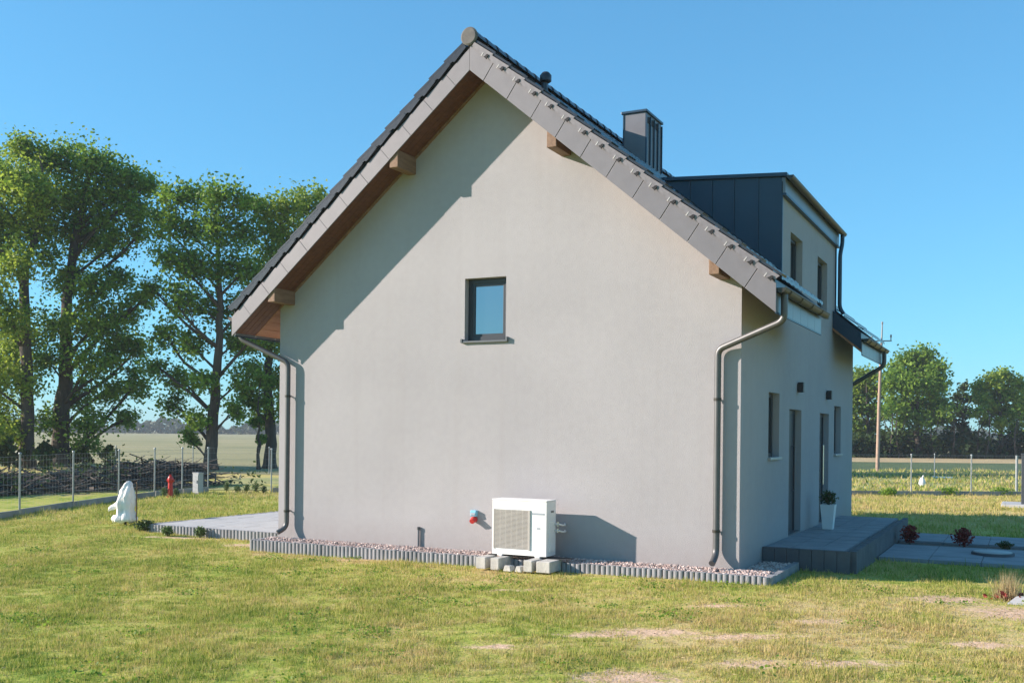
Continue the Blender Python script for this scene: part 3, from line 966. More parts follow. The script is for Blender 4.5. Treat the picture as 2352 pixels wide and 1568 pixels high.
# fascia of the dormer
fp = MB()
MB().box(8.41, 8.47, DY0 - 0.04, DY1 + 0.04, 5.95, 6.205).build('fascia_panel', M['fascia'], house, bevel=0.004)
MB().box(8.41, 8.485, DY0 - 0.045, DY1 + 0.045, 5.91, 5.947).build('drip_edge', M['metal_dark'], house)
g = MB()
gg = 8.555; gzz = 6.215; r = 0.062
V = []; F = []; n = 9
for yy in (DY0 - 0.12, DY1 + 0.12):
    for k in range(n):
        a_ = math.pi + math.pi * k / (n - 1)
        V.append((gg + r * math.cos(a_), yy, gzz + r * math.sin(a_)))
for k in range(n - 1): F.append((k, k + 1, n + k + 1, n + k))
F.append(tuple(range(n - 1, -1, -1))); F.append(tuple(n + k for k in range(n)))
F.append((0, n, 2 * n - 1, n - 1))
g.add(V, F).build('gutter', M['gutter'], house, smooth=True)
spout([(gg, 7.72, 6.16), (gg, 7.72, 5.98), (8.52, 7.66, 5.75), (8.52, 7.66, 4.62), (8.60, 7.66, 4.50)], 0.042, [], M['metal_dark'])
for d_ in DW:
    window_x(W + 0.004, *d_, RV, M['sill'])

# --- small wall lamps, cuboid up-down lights
for (yy, zz, lab) in [(4.01, 2.80, 'dark box wall lamp above the nearer front door'), (6.9, 2.77, 'dark box wall lamp above the farther front door')]:
    t = thing('wall_lamp', (W, yy, zz), lab, 'lamp', 'wall lamps by the front doors')
    MB().box(W + 0.012, W + 0.115, yy - 0.055, yy + 0.055, zz - 0.09, zz + 0.09).build('body', M['lamp_body'], t, bevel=0.008)
    MB().box(W + 0.001, W + 0.012, yy - 0.04, yy + 0.04, zz - 0.06, zz + 0.06).build('wall_plate', M['lamp_body'], t)
    MB().box(W + 0.03, W + 0.095, yy - 0.035, yy + 0.035, zz - 0.094, zz - 0.0905).build('lens', M['glass'], t)


# ------------------------------------------------------------------ kerb of concrete palisade round the gravel strip
def palisade_mesh(w, d, h):
    b = MB()
    n = 6
    pts = [(-w / 2, d / 2, 0), (-w / 2, -d / 2 + 0.02, 0)]
    for k in range(n + 1):
        a_ = math.pi + math.pi * k / n
        pts.append((w / 2 * 0.98 * math.cos(a_), -d / 2 + 0.02 + 0.022 * math.sin(a_), 0))
    pts += [(w / 2, -d / 2 + 0.02, 0), (w / 2, d / 2, 0)]
    b.prism(pts, (0, 0, h))
    return b.mesh('palisade_block')


kerb = thing('palisade_kerb', (4.4, -0.5, -0.3), 'low kerb of grey concrete palisade blocks edging the gravel along the gable', 'kerb')
pm = palisade_mesh(0.072, 0.09, 0.30); pm.materials.append(M['pal'])
x = -0.16; i = 0
while x < 8.96:
    gap = 0.012 if i % 4 == 3 else 0.006
    inst(pm, 'palisade_block', None, kerb, (x, -0.5 + random.uniform(-0.004, 0.004), -0.30 + random.uniform(-0.008, 0.006)))
    x += 0.072 + gap; i += 1
y = -0.44
while y < 1.36:
    inst(pm, 'palisade_block', None, kerb, (8.94, y, -0.30 + random.uniform(-0.008, 0.006)), (0, 0, math.radians(90)))
    y += 0.08
y = -0.44
while y < 0.5:
    inst(pm, 'palisade_block', None, kerb, (-0.17, y, -0.30 + random.uniform(-0.008, 0.006)), (0, 0, math.radians(-90)))
    y += 0.08
gs_ = MB(); gs_.box(-0.12, 8.89, -0.455, -0.003, -0.3, -0.045); gs_.box(8.403, 8.888, 0.0, 1.38, -0.3, -0.046); gs_.box(-0.119, -0.003, 0.0, 0.55, -0.3, -0.047)
tag(gs_.build('gravel_bed', M['soil']), kind='structure')
# loose stones
n = 11000
P = np.zeros((n, 3))
wch = rng.random(n)
P[:, 0] = rng.uniform(-0.12, 8.88, n); P[:, 1] = rng.uniform(-0.45, -0.01, n)
sel = wch < 0.13
P[sel, 0] = rng.uniform(8.41, 8.88, sel.sum()); P[sel, 1] = rng.uniform(-0.4, 1.37, sel.sum())
P[:, 2] = -0.047 + rng.uniform(0, 0.03, n) + 0.035 * np.exp(-((P[:, 1] + 0.1) / 0.15) ** 2)
S = rng.uniform(0.011, 0.026, n)
oc = np.array([(1, 0, 0), (0, 1, 0), (-1, 0, 0), (0, -1, 0), (0, 0, 0.7), (0, 0, -0.7)])
tri = [(0, 1, 4), (1, 2, 4), (2, 3, 4), (3, 0, 4)]
an = rng.uniform(0, 6.28, n); st = rng.uniform(0.7, 1.4, (n, 6, 3))
base = oc[None] * st * S[:, None, None]
c_, s_ = np.cos(an)[:, None], np.sin(an)[:, None]
rx_ = base[:, :, 0] * c_ - base[:, :, 1] * s_; ry_ = base[:, :, 0] * s_ + base[:, :, 1] * c_
base = np.stack([rx_, ry_, base[:, :, 2]], 2) + P[:, None, :]
tv = np.concatenate([base[:, t, :] for t in tri], 1).reshape(-1, 3)
gm, nt, bs = new_mat('gravel_stones')
oa = nt.nodes.new('ShaderNodeAttribute'); oa.attribute_name = 'tint'
cr = nt.nodes.new('ShaderNodeValToRGB'); cr.color_ramp.elements[0].color = (0.22, 0.165, 0.145, 1); cr.color_ramp.elements[1].color = (0.66, 0.57, 0.51, 1)
q = cr.color_ramp.elements.new(0.5); q.color = (0.50, 0.36, 0.31, 1)
nt.links.new(oa.outputs['Fac'], cr.inputs[0]); nt.links.new(cr.outputs[0], bs.inputs['Base Color']); bs.inputs['Roughness'].default_value = 0.85
tag(np_mesh('gravel', tv, 3, gm, attrs={'tint': np.repeat(rng.random(n), 12)}), 'pinkish loose gravel in the strip along the house wall', 'gravel', kind='stuff')

# ------------------------------------------------------------------ heat pump
hp = thing('heat_pump_unit', (5.17, -0.45, 0.07), 'white outdoor air conditioning unit with round fan grille against the gable', 'air conditioner')
ax0, ax1, ay0, ay1, az0, az1 = 4.71, 5.63, -0.62, -0.28, 0.075, 0.90
body = MB()
gx0, gx1, gz0, gz1 = ax0 + 0.03, ax0 + 0.63, az0 + 0.09, az1 - 0.14
body.poly([(ax0, ay0, az0), (gx0, ay0, az0), (gx0, ay0, az1), (ax0, ay0, az1)])
body.poly([(gx1, ay0, az0), (ax1, ay0, az0), (ax1, ay0, az1), (gx1, ay0, az1)])
body.poly([(gx0, ay0, az0), (gx1, ay0, az0), (gx1, ay0, gz0), (gx0, ay0, gz0)])
body.poly([(gx0, ay0, gz1), (gx1, ay0, gz1), (gx1, ay0, az1), (gx0, ay0, az1)])
dp = 0.05
body.poly([(gx0, ay0, gz0), (gx0, ay0 + dp, gz0), (gx0, ay0 + dp, gz1), (gx0, ay0, gz1)])
body.poly([(gx1, ay0 + dp, gz0), (gx1, ay0, gz0), (gx1, ay0, gz1), (gx1, ay0 + dp, gz1)])
body.poly([(gx0, ay0, gz1), (gx0, ay0 + dp, gz1), (gx1, ay0 + dp, gz1), (gx1, ay0, gz1)])
body.poly([(gx0, ay0 + dp, gz0), (gx0, ay0, gz0), (gx1, ay0, gz0), (gx1, ay0 + dp, gz0)])
body.poly([(ax1, ay0, az0), (ax1, ay1, az0), (ax1, ay1, az1), (ax1, ay0, az1)])
body.poly([(ax0, ay1, az0), (ax0, ay0, az0), (ax0, ay0, az1), (ax0, ay1, az1)])
body.poly([(ax1, ay1, az0), (ax0, ay1, az0), (ax0, ay1, az1), (ax1, ay1, az1)])
body.poly([(ax0, ay0, az0), (ax0, ay1, az0), (ax1, ay1, az0), (ax1, ay0, az0)])
body.build('casing', M['ac_white'], hp)
MB().box(ax0 - 0.006, ax1 + 0.006, ay0 - 0.006, ay1 + 0.006, az1 + 0.001, az1 + 0.02).build('lid', M['ac_white'], hp, bevel=0.006)
# fan: dark ring, blades, hub
fcx, fcz = (gx0 + gx1) / 2, (gz0 + gz1) / 2
MB().box(gx0 + 0.001, gx1 - 0.001, ay0 + dp - 0.004, ay0 + dp + 0.004, gz0 + 0.001, gz1 - 0.001).build('fan_recess', M['ac_dark'], hp)
fan = MB()
for k in range(5):
    a_ = 2 * math.pi * k / 5
    pts = [(fcx + rr * math.cos(a_ + t), ay0 + 0.036 - 0.01 * t, fcz + rr * math.sin(a_ + t)) for rr, t in ((0.05, 0), (0.24, -0.15), (0.25, 0.55), (0.05, 0.6))]
    fan.prism(pts, (0, 0.004, 0))
fan.tube([(fcx, ay0 + 0.03, fcz), (fcx, ay0 + 0.044, fcz)], 0.06, 16)
fan.build('fan', M['ac_grille'], hp)
rg_ = MB(); rg_.tube([(fcx + 0.262 * math.cos(t), ay0 + 0.03, fcz + 0.262 * math.sin(t)) for t in np.linspace(0, 2 * math.pi, 33)], 0.014, 6)
rg_.build('fan_shroud', M['rubber'], hp, smooth=True)
gr = MB()
yg = ay0 - 0.004
nb_ = 30
for k in range(nb_ + 1):
    zz = gz0 + 0.012 + (gz1 - gz0 - 0.024) * k / nb_
    gr.box(gx0 + 0.012, gx1 - 0.012, yg - 0.006, yg + 0.004, zz - 0.0065, zz + 0.0065)
for k in range(7):
    xx = gx0 + 0.012 + (gx1 - gx0 - 0.024) * k / 6
    gr.box(xx - 0.006, xx + 0.006, yg - 0.001, yg + 0.012, gz0 + 0.002, gz1 - 0.002)
gr.box(gx0 - 0.004, gx0 + 0.012, yg - 0.008, yg + 0.006, gz0 - 0.006, gz1 + 0.006); gr.box(gx1 - 0.012, gx1 + 0.022, yg - 0.012, yg + 0.006, gz0 - 0.006, gz1 + 0.006)
gr.build('fan_grille', M['ac_grille'], hp)
MB().box(gx1 + 0.05, ax1 - 0.03, ay0 - 0.003, ay0 - 0.001, gz1 - 0.06, gz1 - 0.03).build('badge_stripe', M['ac_badge'], hp)
MB().box(gx1 + 0.13, gx1 + 0.19, ay0 - 0.003, ay0 - 0.001, fcz + 0.02, fcz + 0.045).build('badge', M['ac_badge'], hp)
MB().box(ax1, ax1 + 0.012, ay0 + 0.10, ay1 - 0.02, az0 + 0.06, az0 + 0.52).build('service_cover', M['ac_white'], hp, bevel=0.006)
MB().box(ax1 + 0.001, ax1 + 0.004, ay0 + 0.16, ay0 + 0.26, az1 - 0.17, az1 - 0.14).build('handle_recess', M['ac_dark'], hp)
vl = MB()
for zz in (0.55, 0.45):
    vl.tube([(ax1, ay1 - 0.05, zz), (ax1 + 0.075, ay1 - 0.05, zz)], 0.02, 10); vl.tube([(ax1 + 0.06, ay1 - 0.05, zz - 0.03), (ax1 + 0.06, ay1 - 0.05, zz + 0.035)], 0.016, 10)
vl.build('valve', M['handle'], hp, smooth=True)
hs = MB()
for zz, e_ in ((0.55, 0.0), (0.45, 0.02)):
    hs.tube([(ax1 + 0.07, ay1 - 0.05, zz), (ax1 + 0.11, ay1 + 0.02, zz - 0.02), (ax1 + 0.08, -0.1 + e_, zz - 0.03), (ax1 + 0.02, 0.02, zz - 0.02)], 0.014, 8)
hs.build('hose', M['ac_white'], hp, smooth=True)
for xx in (ax0 + 0.14, ax1 - 0.14):
    MB().box(xx - 0.04, xx + 0.04, ay0 - 0.02, ay1 + 0.02, az0 - 0.024, az0 - 0.001).build('foot', M['ac_white'], hp, bevel=0.004)

# hollow concrete blocks and a timber under the unit
def block(x0, x1, y0, y1, z0, z1, label):
    b = MB()
    t = 0.035
    b.box(x0, x1, y0, y1, z0, z1)
    o = b.build('concrete_block', M['block'], bevel=0.008, origin=((x0 + x1) / 2, (y0 + y1) / 2, z0))
    tag(o, label, 'block', 'concrete blocks carrying the outdoor unit')
    MB().box(x0 + t + 0.01, x1 - t - 0.01, y0 - 0.001, y0 + 0.002, z0 + 0.03, z1 - 0.03)
    return o


block(4.60, 4.76, -0.93, -0.53, -0.13, 0.045, 'pale concrete block at the far left under the outdoor unit')
block(4.86, 5.00, -0.95, -0.45, -0.13, 0.047, 'pale concrete block second from left under the outdoor unit')
block(5.42, 5.56, -0.96, -0.45, -0.12, 0.046, 'pale concrete block third from left under the outdoor unit')
block(5.62, 5.84, -0.94, -0.50, -0.12, 0.044, 'pale concrete block at the right under the outdoor unit')
for (x0, x1, yy, lab) in [(5.06, 5.20, -0.93, 'broken concrete piece lying in the grass left of centre below the outdoor unit'), (5.25, 5.37, -0.92, 'broken concrete piece lying in the grass right of centre below the outdoor unit')]:
    o = MB().prism([(x0, yy, -0.14), (x1, yy - 0.02, -0.14), (x1 - 0.02, yy, -0.06), (x0 + 0.03, yy, -0.05)], (0.02, 0.12, 0)).build('rubble_piece', M['block'], bevel=0.01, origin=(x0, yy, -0.14))
    tag(o, lab, 'rubble', 'rubble below the outdoor unit')
o = MB().box(4.62, 5.98, -0.60, -0.34, 0.048, 0.0505).build('support_board', M['rubber'], origin=(5.2, -0.5, 0.05))
tag(o, 'thin dark board lying on the blocks under the outdoor unit', 'board')

# outlet box and pipe stub on the gable
so_ = thing('power_outlet', (4.07, 0, 0.58), 'small blue and red outdoor power outlet on the gable wall', 'outlet')
MB().box(4.01, 4.12, -0.075, -0.001, 0.575, 0.675).build('blue_housing', M['blue_plastic'], so_, bevel=0.012)
MB().box(4.025, 4.105, -0.085, -0.076, 0.595, 0.635).build('cover_flap', M['ac_badge'], so_, bevel=0.004)
rs = MB(); rs.tube([(4.07, -0.02, 0.525), (4.07, -0.07, 0.525), (4.07, -0.125, 0.495)], [0.05, 0.05, 0.042], 14)
rs.build('red_socket', M['red_plastic'], so_, smooth=True)
ps = thing('pipe_stub', (3.0, -0.02, 0.03), 'short grey pipe end sticking up along the gable base', 'pipe')
MB().tube([(3.0, -0.03, -0.03), (3.0, -0.03, 0.30), (3.0, -0.022, 0.34)], 0.02, 10).build('tube', M['metal_mid'], ps, smooth=True)
MB().tube([(3.0, -0.03, 0.30), (3.0, -0.03, 0.35)], 0.025, 10).build('collar', M['pipe'], ps, smooth=True)

# ------------------------------------------------------------------ terrace on the garden side
ter = thing('terrace', (-2.0, 5.0, -0.2), 'pale paved garden terrace at the left of the house', 'terrace')
TX0, TY0, TY1 = -3.95, 0.60, 9.4
MB().box(TX0 + 0.08, -0.02, TY0 + 0.09, TY1, -0.3, -0.022).build('bedding', M['joint'], ter)
sm = MB().box(-0.245, 0.245, -0.245, 0.245, -0.045, 0.0).mesh('slab'); sm.materials.append(M['slab'])
y = TY0 + 0.09 + 0.25; ry = 0
while y < TY1 - 0.2:
    x = TX0 + 0.09 + 0.25
    while x < -0.2:
        inst(sm, 'slab', None, ter, (x, y, random.uniform(-0.003, 0.002)))
        x += 0.5
    y += 0.5; ry += 1
pm2 = palisade_mesh(0.078, 0.08, 0.27); pm2.materials.append(M['pal'])
x = TX0 + 0.02
while x < -0.22:
    inst(pm2, 'palisade_block', None, ter, (x, TY0 + 0.04, -0.266 + random.uniform(-0.006, 0.004))); x += 0.086
y = TY0 + 0.1
while y < TY1:
    inst(pm2, 'palisade_block', None, ter, (TX0 + 0.03, y, -0.266 + random.uniform(-0.006, 0.004)), (0, 0, math.radians(-90))); y += 0.086

# ------------------------------------------------------------------ entrance platform and path on the right
plat = thing('entrance_platform', (9.1, 5.0, -0.1), 'raised grey paved platform with dark edging before the front doors', 'platform')
QX1, QY0, QY1 = 9.80, 1.40, 8.75
MB().box(8.405, QX1 - 0.09, QY0 + 0.09, QY1 - 0.09, -0.25, 0.155).build('bedding', M['joint'], plat)
pv = MB().box(-0.195, 0.195, -0.097, 0.097, -0.04, 0.0).mesh('paver'); pv.materials.append(M['paver'])
y = QY0 + 0.09 + 0.1; row = 0
while y < QY1 - 0.15:
    x = 8.41 + 0.2 + (0.0 if row % 2 == 0 else -0.0)
    while x < QX1 - 0.25:
        inst(pv, 'paver', None, plat, (x + 0.005, y, 0.196 + random.uniform(-0.003, 0.003))); x += 0.4
    y += 0.2; row += 1
kb = MB().box(-0.09, 0.09, -0.045, 0.045, 0, 0.43).mesh('edging_block'); kb.materials.append(M['pal_dark'])
x = 8.50
while x < QX1:
    inst(kb, 'edging_block', None, plat, (x, QY0 + 0.045, -0.225 + random.uniform(-0.003, 0.003))); x += 0.187
y = QY0 + 0.19
while y < QY1:
    inst(kb, 'edging_block', None, plat, (QX1 - 0.045, y, -0.226 + random.uniform(-0.003, 0.003)), (0, 0, math.radians(90))); y += 0.187

path = thing('garden_path', (11.5, 6.0, -0.18), 'flat grey slab path leading away from the entrance platform', 'path')
ps_ = MB().box(-0.395, 0.395, -0.295, 0.295, -0.1, 0.0).mesh('slab'); ps_.materials.append(M['paver'])
MB().box(9.82, 15.4, 3.82, 6.2, -0.3, -0.152).build('bedding', M['joint'], path)
MB().box(9.82, 15.4, 6.95, 8.7, -0.3, -0.152).build('bedding', M['joint'], path)
for (ya, ny_) in ((4.1, 4), (7.25, 3)):
    for j in range(ny_):
        for i in range(7):
            inst(ps_, 'slab', None, path, (10.22 + i * 0.8, ya + j * 0.6, -0.105 + random.uniform(-0.004, 0.004)))
sb_ = MB().box(9.82, 15.4, 6.21, 6.94, -0.3, -0.14)
tag(sb_.build('soil_bed', M['soil']), kind='structure')

# round cover on the path
mc = thing('round_cover', (11.55, 5.15, -0.10), 'round pale cover on the path, ringed with painted shade', 'cover')
MB().lathe([(0.0, -0.045), (0.30, -0.045), (0.31, -0.05), (0.31, -0.103)], 11.55, 5.15, 28).build('lid', M['slab'], mc, smooth=True)
MB().lathe([(0.315, -0.06), (0.345, -0.065), (0.345, -0.103)], 11.55, 5.15, 28).build('shade_ring', M['pal_dark'], mc, smooth=True)  # dark ring modelled in place of the shadow round the disc

# planter by the door
pl = thing('planter', (8.76, 5.15, 0.2), 'tall tapering white planter beside the farther front door', 'planter')
q0, q1 = 0.088, 0.128
cx, cy, zb, zt = 8.76, 5.15, 0.201, 0.66
pb = MB()
lo_ = [(cx - q0, cy - q0, zb), (cx + q0, cy - q0, zb), (cx + q0, cy + q0, zb), (cx - q0, cy + q0, zb)]
hi_ = [(cx - q1, cy - q1, zt), (cx + q1, cy - q1, zt), (cx + q1, cy + q1, zt), (cx - q1, cy + q1, zt)]
hi2 = [(cx - q1 + .015, cy - q1 + .015, zt), (cx + q1 - .015, cy - q1 + .015, zt), (cx + q1 - .015, cy + q1 - .015, zt), (cx - q1 + .015, cy + q1 - .015, zt)]
lo2 = [(p[0], p[1], zt - 0.05) for p in hi2]
pb.add(lo_ + hi_ + hi2 + lo2, [(3, 2, 1, 0)] + [(i, (i + 1) % 4, 4 + (i + 1) % 4, 4 + i) for i in range(4)] + [(4 + i, 4 + (i + 1) % 4, 8 + (i + 1) % 4, 8 + i) for i in range(4)] + [(8 + i, 8 + (i + 1) % 4, 12 + (i + 1) % 4, 12 + i) for i in range(4)])
pb.build('pot', M['pot'], pl)
MB().poly([(p[0], p[1], zt - 0.04) for p in hi2]).build('soil', M['soil'], pl)


# ------------------------------------------------------------------ foliage
def leaf_quads(centres, size, up_bias=0.35, aspect=0.6):
    n = len(centres)
    a = rng.normal(size=(n, 3)); a[:, 2] *= 0.7
    a /= np.linalg.norm(a, axis=1)[:, None]
    nrm = rng.normal(size=(n, 3)); nrm[:, 2] = np.abs(nrm[:, 2]) + up_bias
    b = np.cross(nrm, a); b /= (np.linalg.norm(b, axis=1)[:, None] + 1e-9)
    s = (size * rng.uniform(0.6, 1.25, n))[:, None]
    c = np.asarray(centres)
    p0 = c - a * s * 0.5; p2 = c + a * s * 0.5
    p1 = c + b * s * aspect * 0.5 + a * s * 0.08; p3 = c - b * s * aspect * 0.5 + a * s * 0.08
    return np.stack([p0, p1, p2, p3], 1).reshape(-1, 3)


def clumps(centre, rad, nclump, per, cr, shell=0.55):
    """leaf centres: clumps scattered through an ellipsoid, denser to the outside"""
    d = rng.normal(size=(nclump, 3)); d /= np.linalg.norm(d, axis=1)[:, None]
    r = (shell + (1 - shell) * rng.random(nclump)) ** 0.9
    cc = np.asarray(centre) + d * r[:, None] * np.asarray(rad)
    o = rng.normal(size=(nclump, per, 3)) * cr * 0.55
    o[:, :, 2] *= 0.85
    rr = rng.uniform(0.65, 1.25, (nclump, 1, 1))
    pts = (cc[:, None, :] + o * rr).reshape(-1, 3)
    t = np.repeat(np.clip(rng.normal(0.45, 0.2, nclump), 0, 1), per) + rng.normal(0, 0.14, nclump * per)
    return pts, np.clip(t, 0, 1), cc


def limb(mb, p0, p1, r0, r1, sag=0.0, n=5, seg=7):
    p0 = np.array(p0, float); p1 = np.array(p1, float)
    L_ = np.linalg.norm(p1 - p0)
    w = rng.normal(size=3) * L_ * 0.05
    pts = []; rs = []
    for i in range(n):
        t = i / (n - 1)
        pts.append(p0 * (1 - t) + p1 * t + w * math.sin(math.pi * t) + np.array([0, 0, sag * math.sin(math.pi * t)]))
        rs.append(r0 * (1 - t) + r1 * t)
    mb.tube(pts, rs, seg)
    return pts


def tree(name, label, base, trunk, lobes, depth, leaf=0.21, per=88, dens=0.98, cr=0.80, mtl='leaf_mid', r0=0.4, group=None, cat='tree', depth_r=None, branch=1.0):
    """base, trunk: photo points; lobes: (u, v, radius) around which the crown spreads, placed at the tree's own distance"""
    k = FPX / depth
    b = at(base[0], base[1], depth); gzz = float(ground_h(b[0], b[1]))
    root = thing(name, (b[0], b[1], gzz), label, cat, group)
    tp = [np.array([b[0], b[1], gzz - 0.2])] + [at(u, v, depth) for u, v in trunk]
    n = len(tp)
    # smooth the trunk line
    path = []; rr = []
    for i in range(n - 1):
        for t in np.linspace(0, 1, 4, endpoint=False):
            path.append(tp[i] * (1 - t) + tp[i + 1] * t + rng.normal(size=3) * 0.03); rr.append(r0 * (1 - 0.86 * (i + t) / (n - 1)))
    path.append(tp[-1]); rr.append(r0 * 0.12)
    rr[0] *= 1.5; rr[1] *= 1.12
    tb = MB(); tb.tube(path, rr, 10)
    P = []; T = []
    hp_ = np.array(path)
    for (u, v, rad) in lobes:
        R = rad / k
        off = rng.uniform(-1, 1) * R * 1.7 * (depth_r or 1.0)
        c0 = at(u, v, depth + off)
        nc_ = max(6, int(15.5 * dens * R ** 2))
        pts, t, cc = clumps(c0, (R * 1.05, R * 1.2, R * 1.05), nc_, per, cr * min(1.0, R), 0.12)
        P.append(pts); T.append(t)
        # limb from the trunk, leaving it below the lobe
        cand = [i for i in range(len(path)) if path[i][2] < c0[2] - 0.3] or [1]
        dd = [np.linalg.norm(hp_[i] - c0) * (1 + 0.15 * abs(i)) if False else abs(np.linalg.norm(hp_[i][:2] - c0[:2]) * 0.9 - (c0[2] - hp_[i][2])) for i in cand]
        i0 = cand[int(np.argmin(dd))]
        rl_ = min(rr[i0] * 0.6, 0.04 + 0.020 * np.linalg.norm(c0 - hp_[i0])) * branch
        mid = limb(tb, hp_[i0], c0, rl_, rl_ * 0.3, 0.0, 5, 6)
        for q in range(min(6, len(cc))):
            limb(tb, mid[2 + q % 3], cc[q], rl_ * 0.32, 0.012, 0.0, 4, 4)
    tb.build('trunk', M['bark'], root, smooth='all')
    P = np.concatenate(P); T = np.concatenate(T)
    q = leaf_quads(P, leaf, 0.05, 0.7)
    np_mesh('crown', q, 4, M[mtl], root, {'tint': np.repeat(T, 4)})
    return root


G = 'tall trees behind the left fence'
tree('broadleaf_tree', 'tall tree at the left edge with a forked dark trunk', (62, 1072), [(62, 900), (58, 700), (56, 610), (84, 540), (100, 430), (92, 350)],
     [(40, 345, 38), (90, 365, 45), (20, 420, 50), (70, 440, 55), (10, 520, 55), (75, 525, 50), (115, 460, 40), (30, 610, 45), (100, 590, 30), (-40, 430, 60), (-60, 560, 70), (-40, 680, 60),
      (20, 730, 48), (55, 780, 42), (0, 830, 50), (40, 880, 40), (-50, 860, 60), (5, 950, 40), (40, 1000, 32), (-40, 990, 50), (90, 480, 40), (-90, 480, 70)],
     54, mtl='leaf_light', r0=0.36, group=G)
tree('broadleaf_tree', 'tall dense tree with thick trunk second from the left edge', (138, 1072), [(140, 960), (150, 860), (152, 720), (170, 560), (196, 440), (215, 370)],
     [(150, 385, 45), (215, 375, 42), (262, 400, 45), (310, 420, 38), (340, 420, 22), (180, 450, 55), (250, 470, 52), (305, 480, 36), (140, 520, 40), (200, 550, 52), (265, 555, 45), (320, 540, 28), (160, 640, 40),
      (220, 650, 45), (275, 640, 35), (120, 740, 36), (185, 740, 45), (240, 735, 42), (295, 720, 34), (110, 830, 34), (205, 830, 42), (262, 810, 40), (320, 790, 34), (330, 690, 24), (180, 910, 38), (250, 900, 38), (310, 880, 34),
      (220, 975, 34), (290, 960, 28), (120, 960, 32), (190, 1030, 28)],
     56, r0=0.5, group=G)
tree('broadleaf_tree', 'tall tree with clear lower trunk standing alone in the field gap', (482, 1082), [(486, 1000), (494, 900), (503, 800), (506, 680), (500, 560), (492, 470)],
     [(395, 450, 34), (440, 445, 36), (490, 450, 36), (545, 455, 36), (585, 470, 26), (370, 515, 32), (430, 520, 42), (490, 530, 42), (550, 535, 40), (380, 590, 36), (440, 610, 42), (510, 620, 42), (570, 610, 34), (350, 660, 26),
      (400, 690, 38), (465, 705, 40), (540, 700, 38), (585, 690, 26), (385, 770, 34), (440, 790, 38), (545, 790, 36), (590, 770, 26), (360, 840, 30), (420, 870, 34), (470, 880, 30), (560, 870, 32), (400, 930, 26), (450, 960, 24), (540, 940, 24), (435, 1010, 18)],
     54, r0=0.36, group=G)
tree('broadleaf_tree', 'tall tree rising directly behind the left end of the roof', (620, 1085), [(622, 1000), (616, 900), (618, 800), (628, 680), (640, 560), (648, 480)],
     [(620, 480, 32), (660, 470, 34), (700, 475, 32), (740, 460, 26), (765, 480, 24), (605, 540, 36), (660, 545, 42), (715, 535, 36), (600, 620, 38), (655, 625, 42), (710, 610, 36), (590, 700, 34), (650, 710, 40), (700, 700, 32), (575, 780, 30), (630, 790, 38), (590, 850, 32),
      (640, 870, 34), (570, 920, 26), (650, 940, 28), (600, 960, 22)],
     57, r0=0.36, mtl='leaf_light', group=G)
tree('young_tree', 'thin young tree beside the tree behind the roof end', (593, 1082), [(594, 1000), (592, 930), (600, 860)], [(592, 930, 18), (604, 880, 20), (585, 970, 12), (598, 1010, 10)], 55, r0=0.1, group=G)
tree('broadleaf_tree', 'leafy tree half cut off by the left edge of the picture', (-60, 1075), [(-60, 900), (-55, 700), (-50, 520), (-50, 420)],
     [(-60, 420, 50), (-100, 500, 60), (-30, 560, 45), (-110, 620, 60), (-70, 700, 60), (-20, 770, 40), (-100, 800, 60), (-40, 880, 45), (-90, 950, 50), (-20, 990, 36)], 58, r0=0.38, group=G)
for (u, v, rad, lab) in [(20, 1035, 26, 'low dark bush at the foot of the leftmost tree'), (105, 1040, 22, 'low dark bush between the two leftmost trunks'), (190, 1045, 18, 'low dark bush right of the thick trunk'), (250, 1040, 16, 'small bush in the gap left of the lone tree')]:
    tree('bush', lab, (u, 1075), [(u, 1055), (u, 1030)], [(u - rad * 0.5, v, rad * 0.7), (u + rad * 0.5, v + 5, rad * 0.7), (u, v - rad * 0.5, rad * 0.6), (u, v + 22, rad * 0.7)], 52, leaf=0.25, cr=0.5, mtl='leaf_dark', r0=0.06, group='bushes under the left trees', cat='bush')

# right-hand tree row across the meadow
G2 = 'trees across the meadow on the right'
DR = 104
tree('broadleaf_tree', 'broad round tree, largest of the row across the right meadow', (2110, 1058), [(2108, 1000), (2106, 940), (2110, 880), (2112, 840)],
     [(2090, 825, 22), (2125, 822, 22), (2065, 850, 24), (2110, 855, 26), (2150, 850, 22), (2045, 880, 22), (2085, 885, 26), (2130, 890, 26), (2165, 885, 18), (2050, 925, 22), (2095, 930, 26), (2140, 930, 24), (2168, 925, 14), (2030, 950, 16), (2075, 965, 20), (2120, 965, 20), (2155, 960, 16)],
     DR, leaf=0.34, per=48, dens=1.35, cr=0.9, r0=0.35, group=G2)
tree('broadleaf_tree', 'tree just right of the house corner behind the utility pole', (1995, 1058), [(1995, 1000), (1992, 940), (1990, 880)],
     [(1975, 870, 20), (2005, 865, 18), (1960, 895, 20), (1990, 900, 22), (2018, 900, 16), (1950, 930, 20), (1985, 940, 20), (2015, 945, 16), (1970, 975, 18), (2005, 980, 16)], DR + 2, leaf=0.34, per=48, dens=1.35, cr=0.9, r0=0.3, mtl='leaf_light', group=G2)
tree('broadleaf_tree', 'small pointed tree in the dip between the two rounded right trees', (2212, 1058), [(2212, 1000), (2212, 940), (2214, 900)],
     [(2212, 890, 12), (2205, 912, 15), (2222, 918, 14), (2198, 940, 16), (2220, 948, 16), (2190, 970, 15), (2215, 980, 16)], DR + 5, leaf=0.36, per=40, cr=0.75, r0=0.22, mtl='leaf_dark', group=G2)
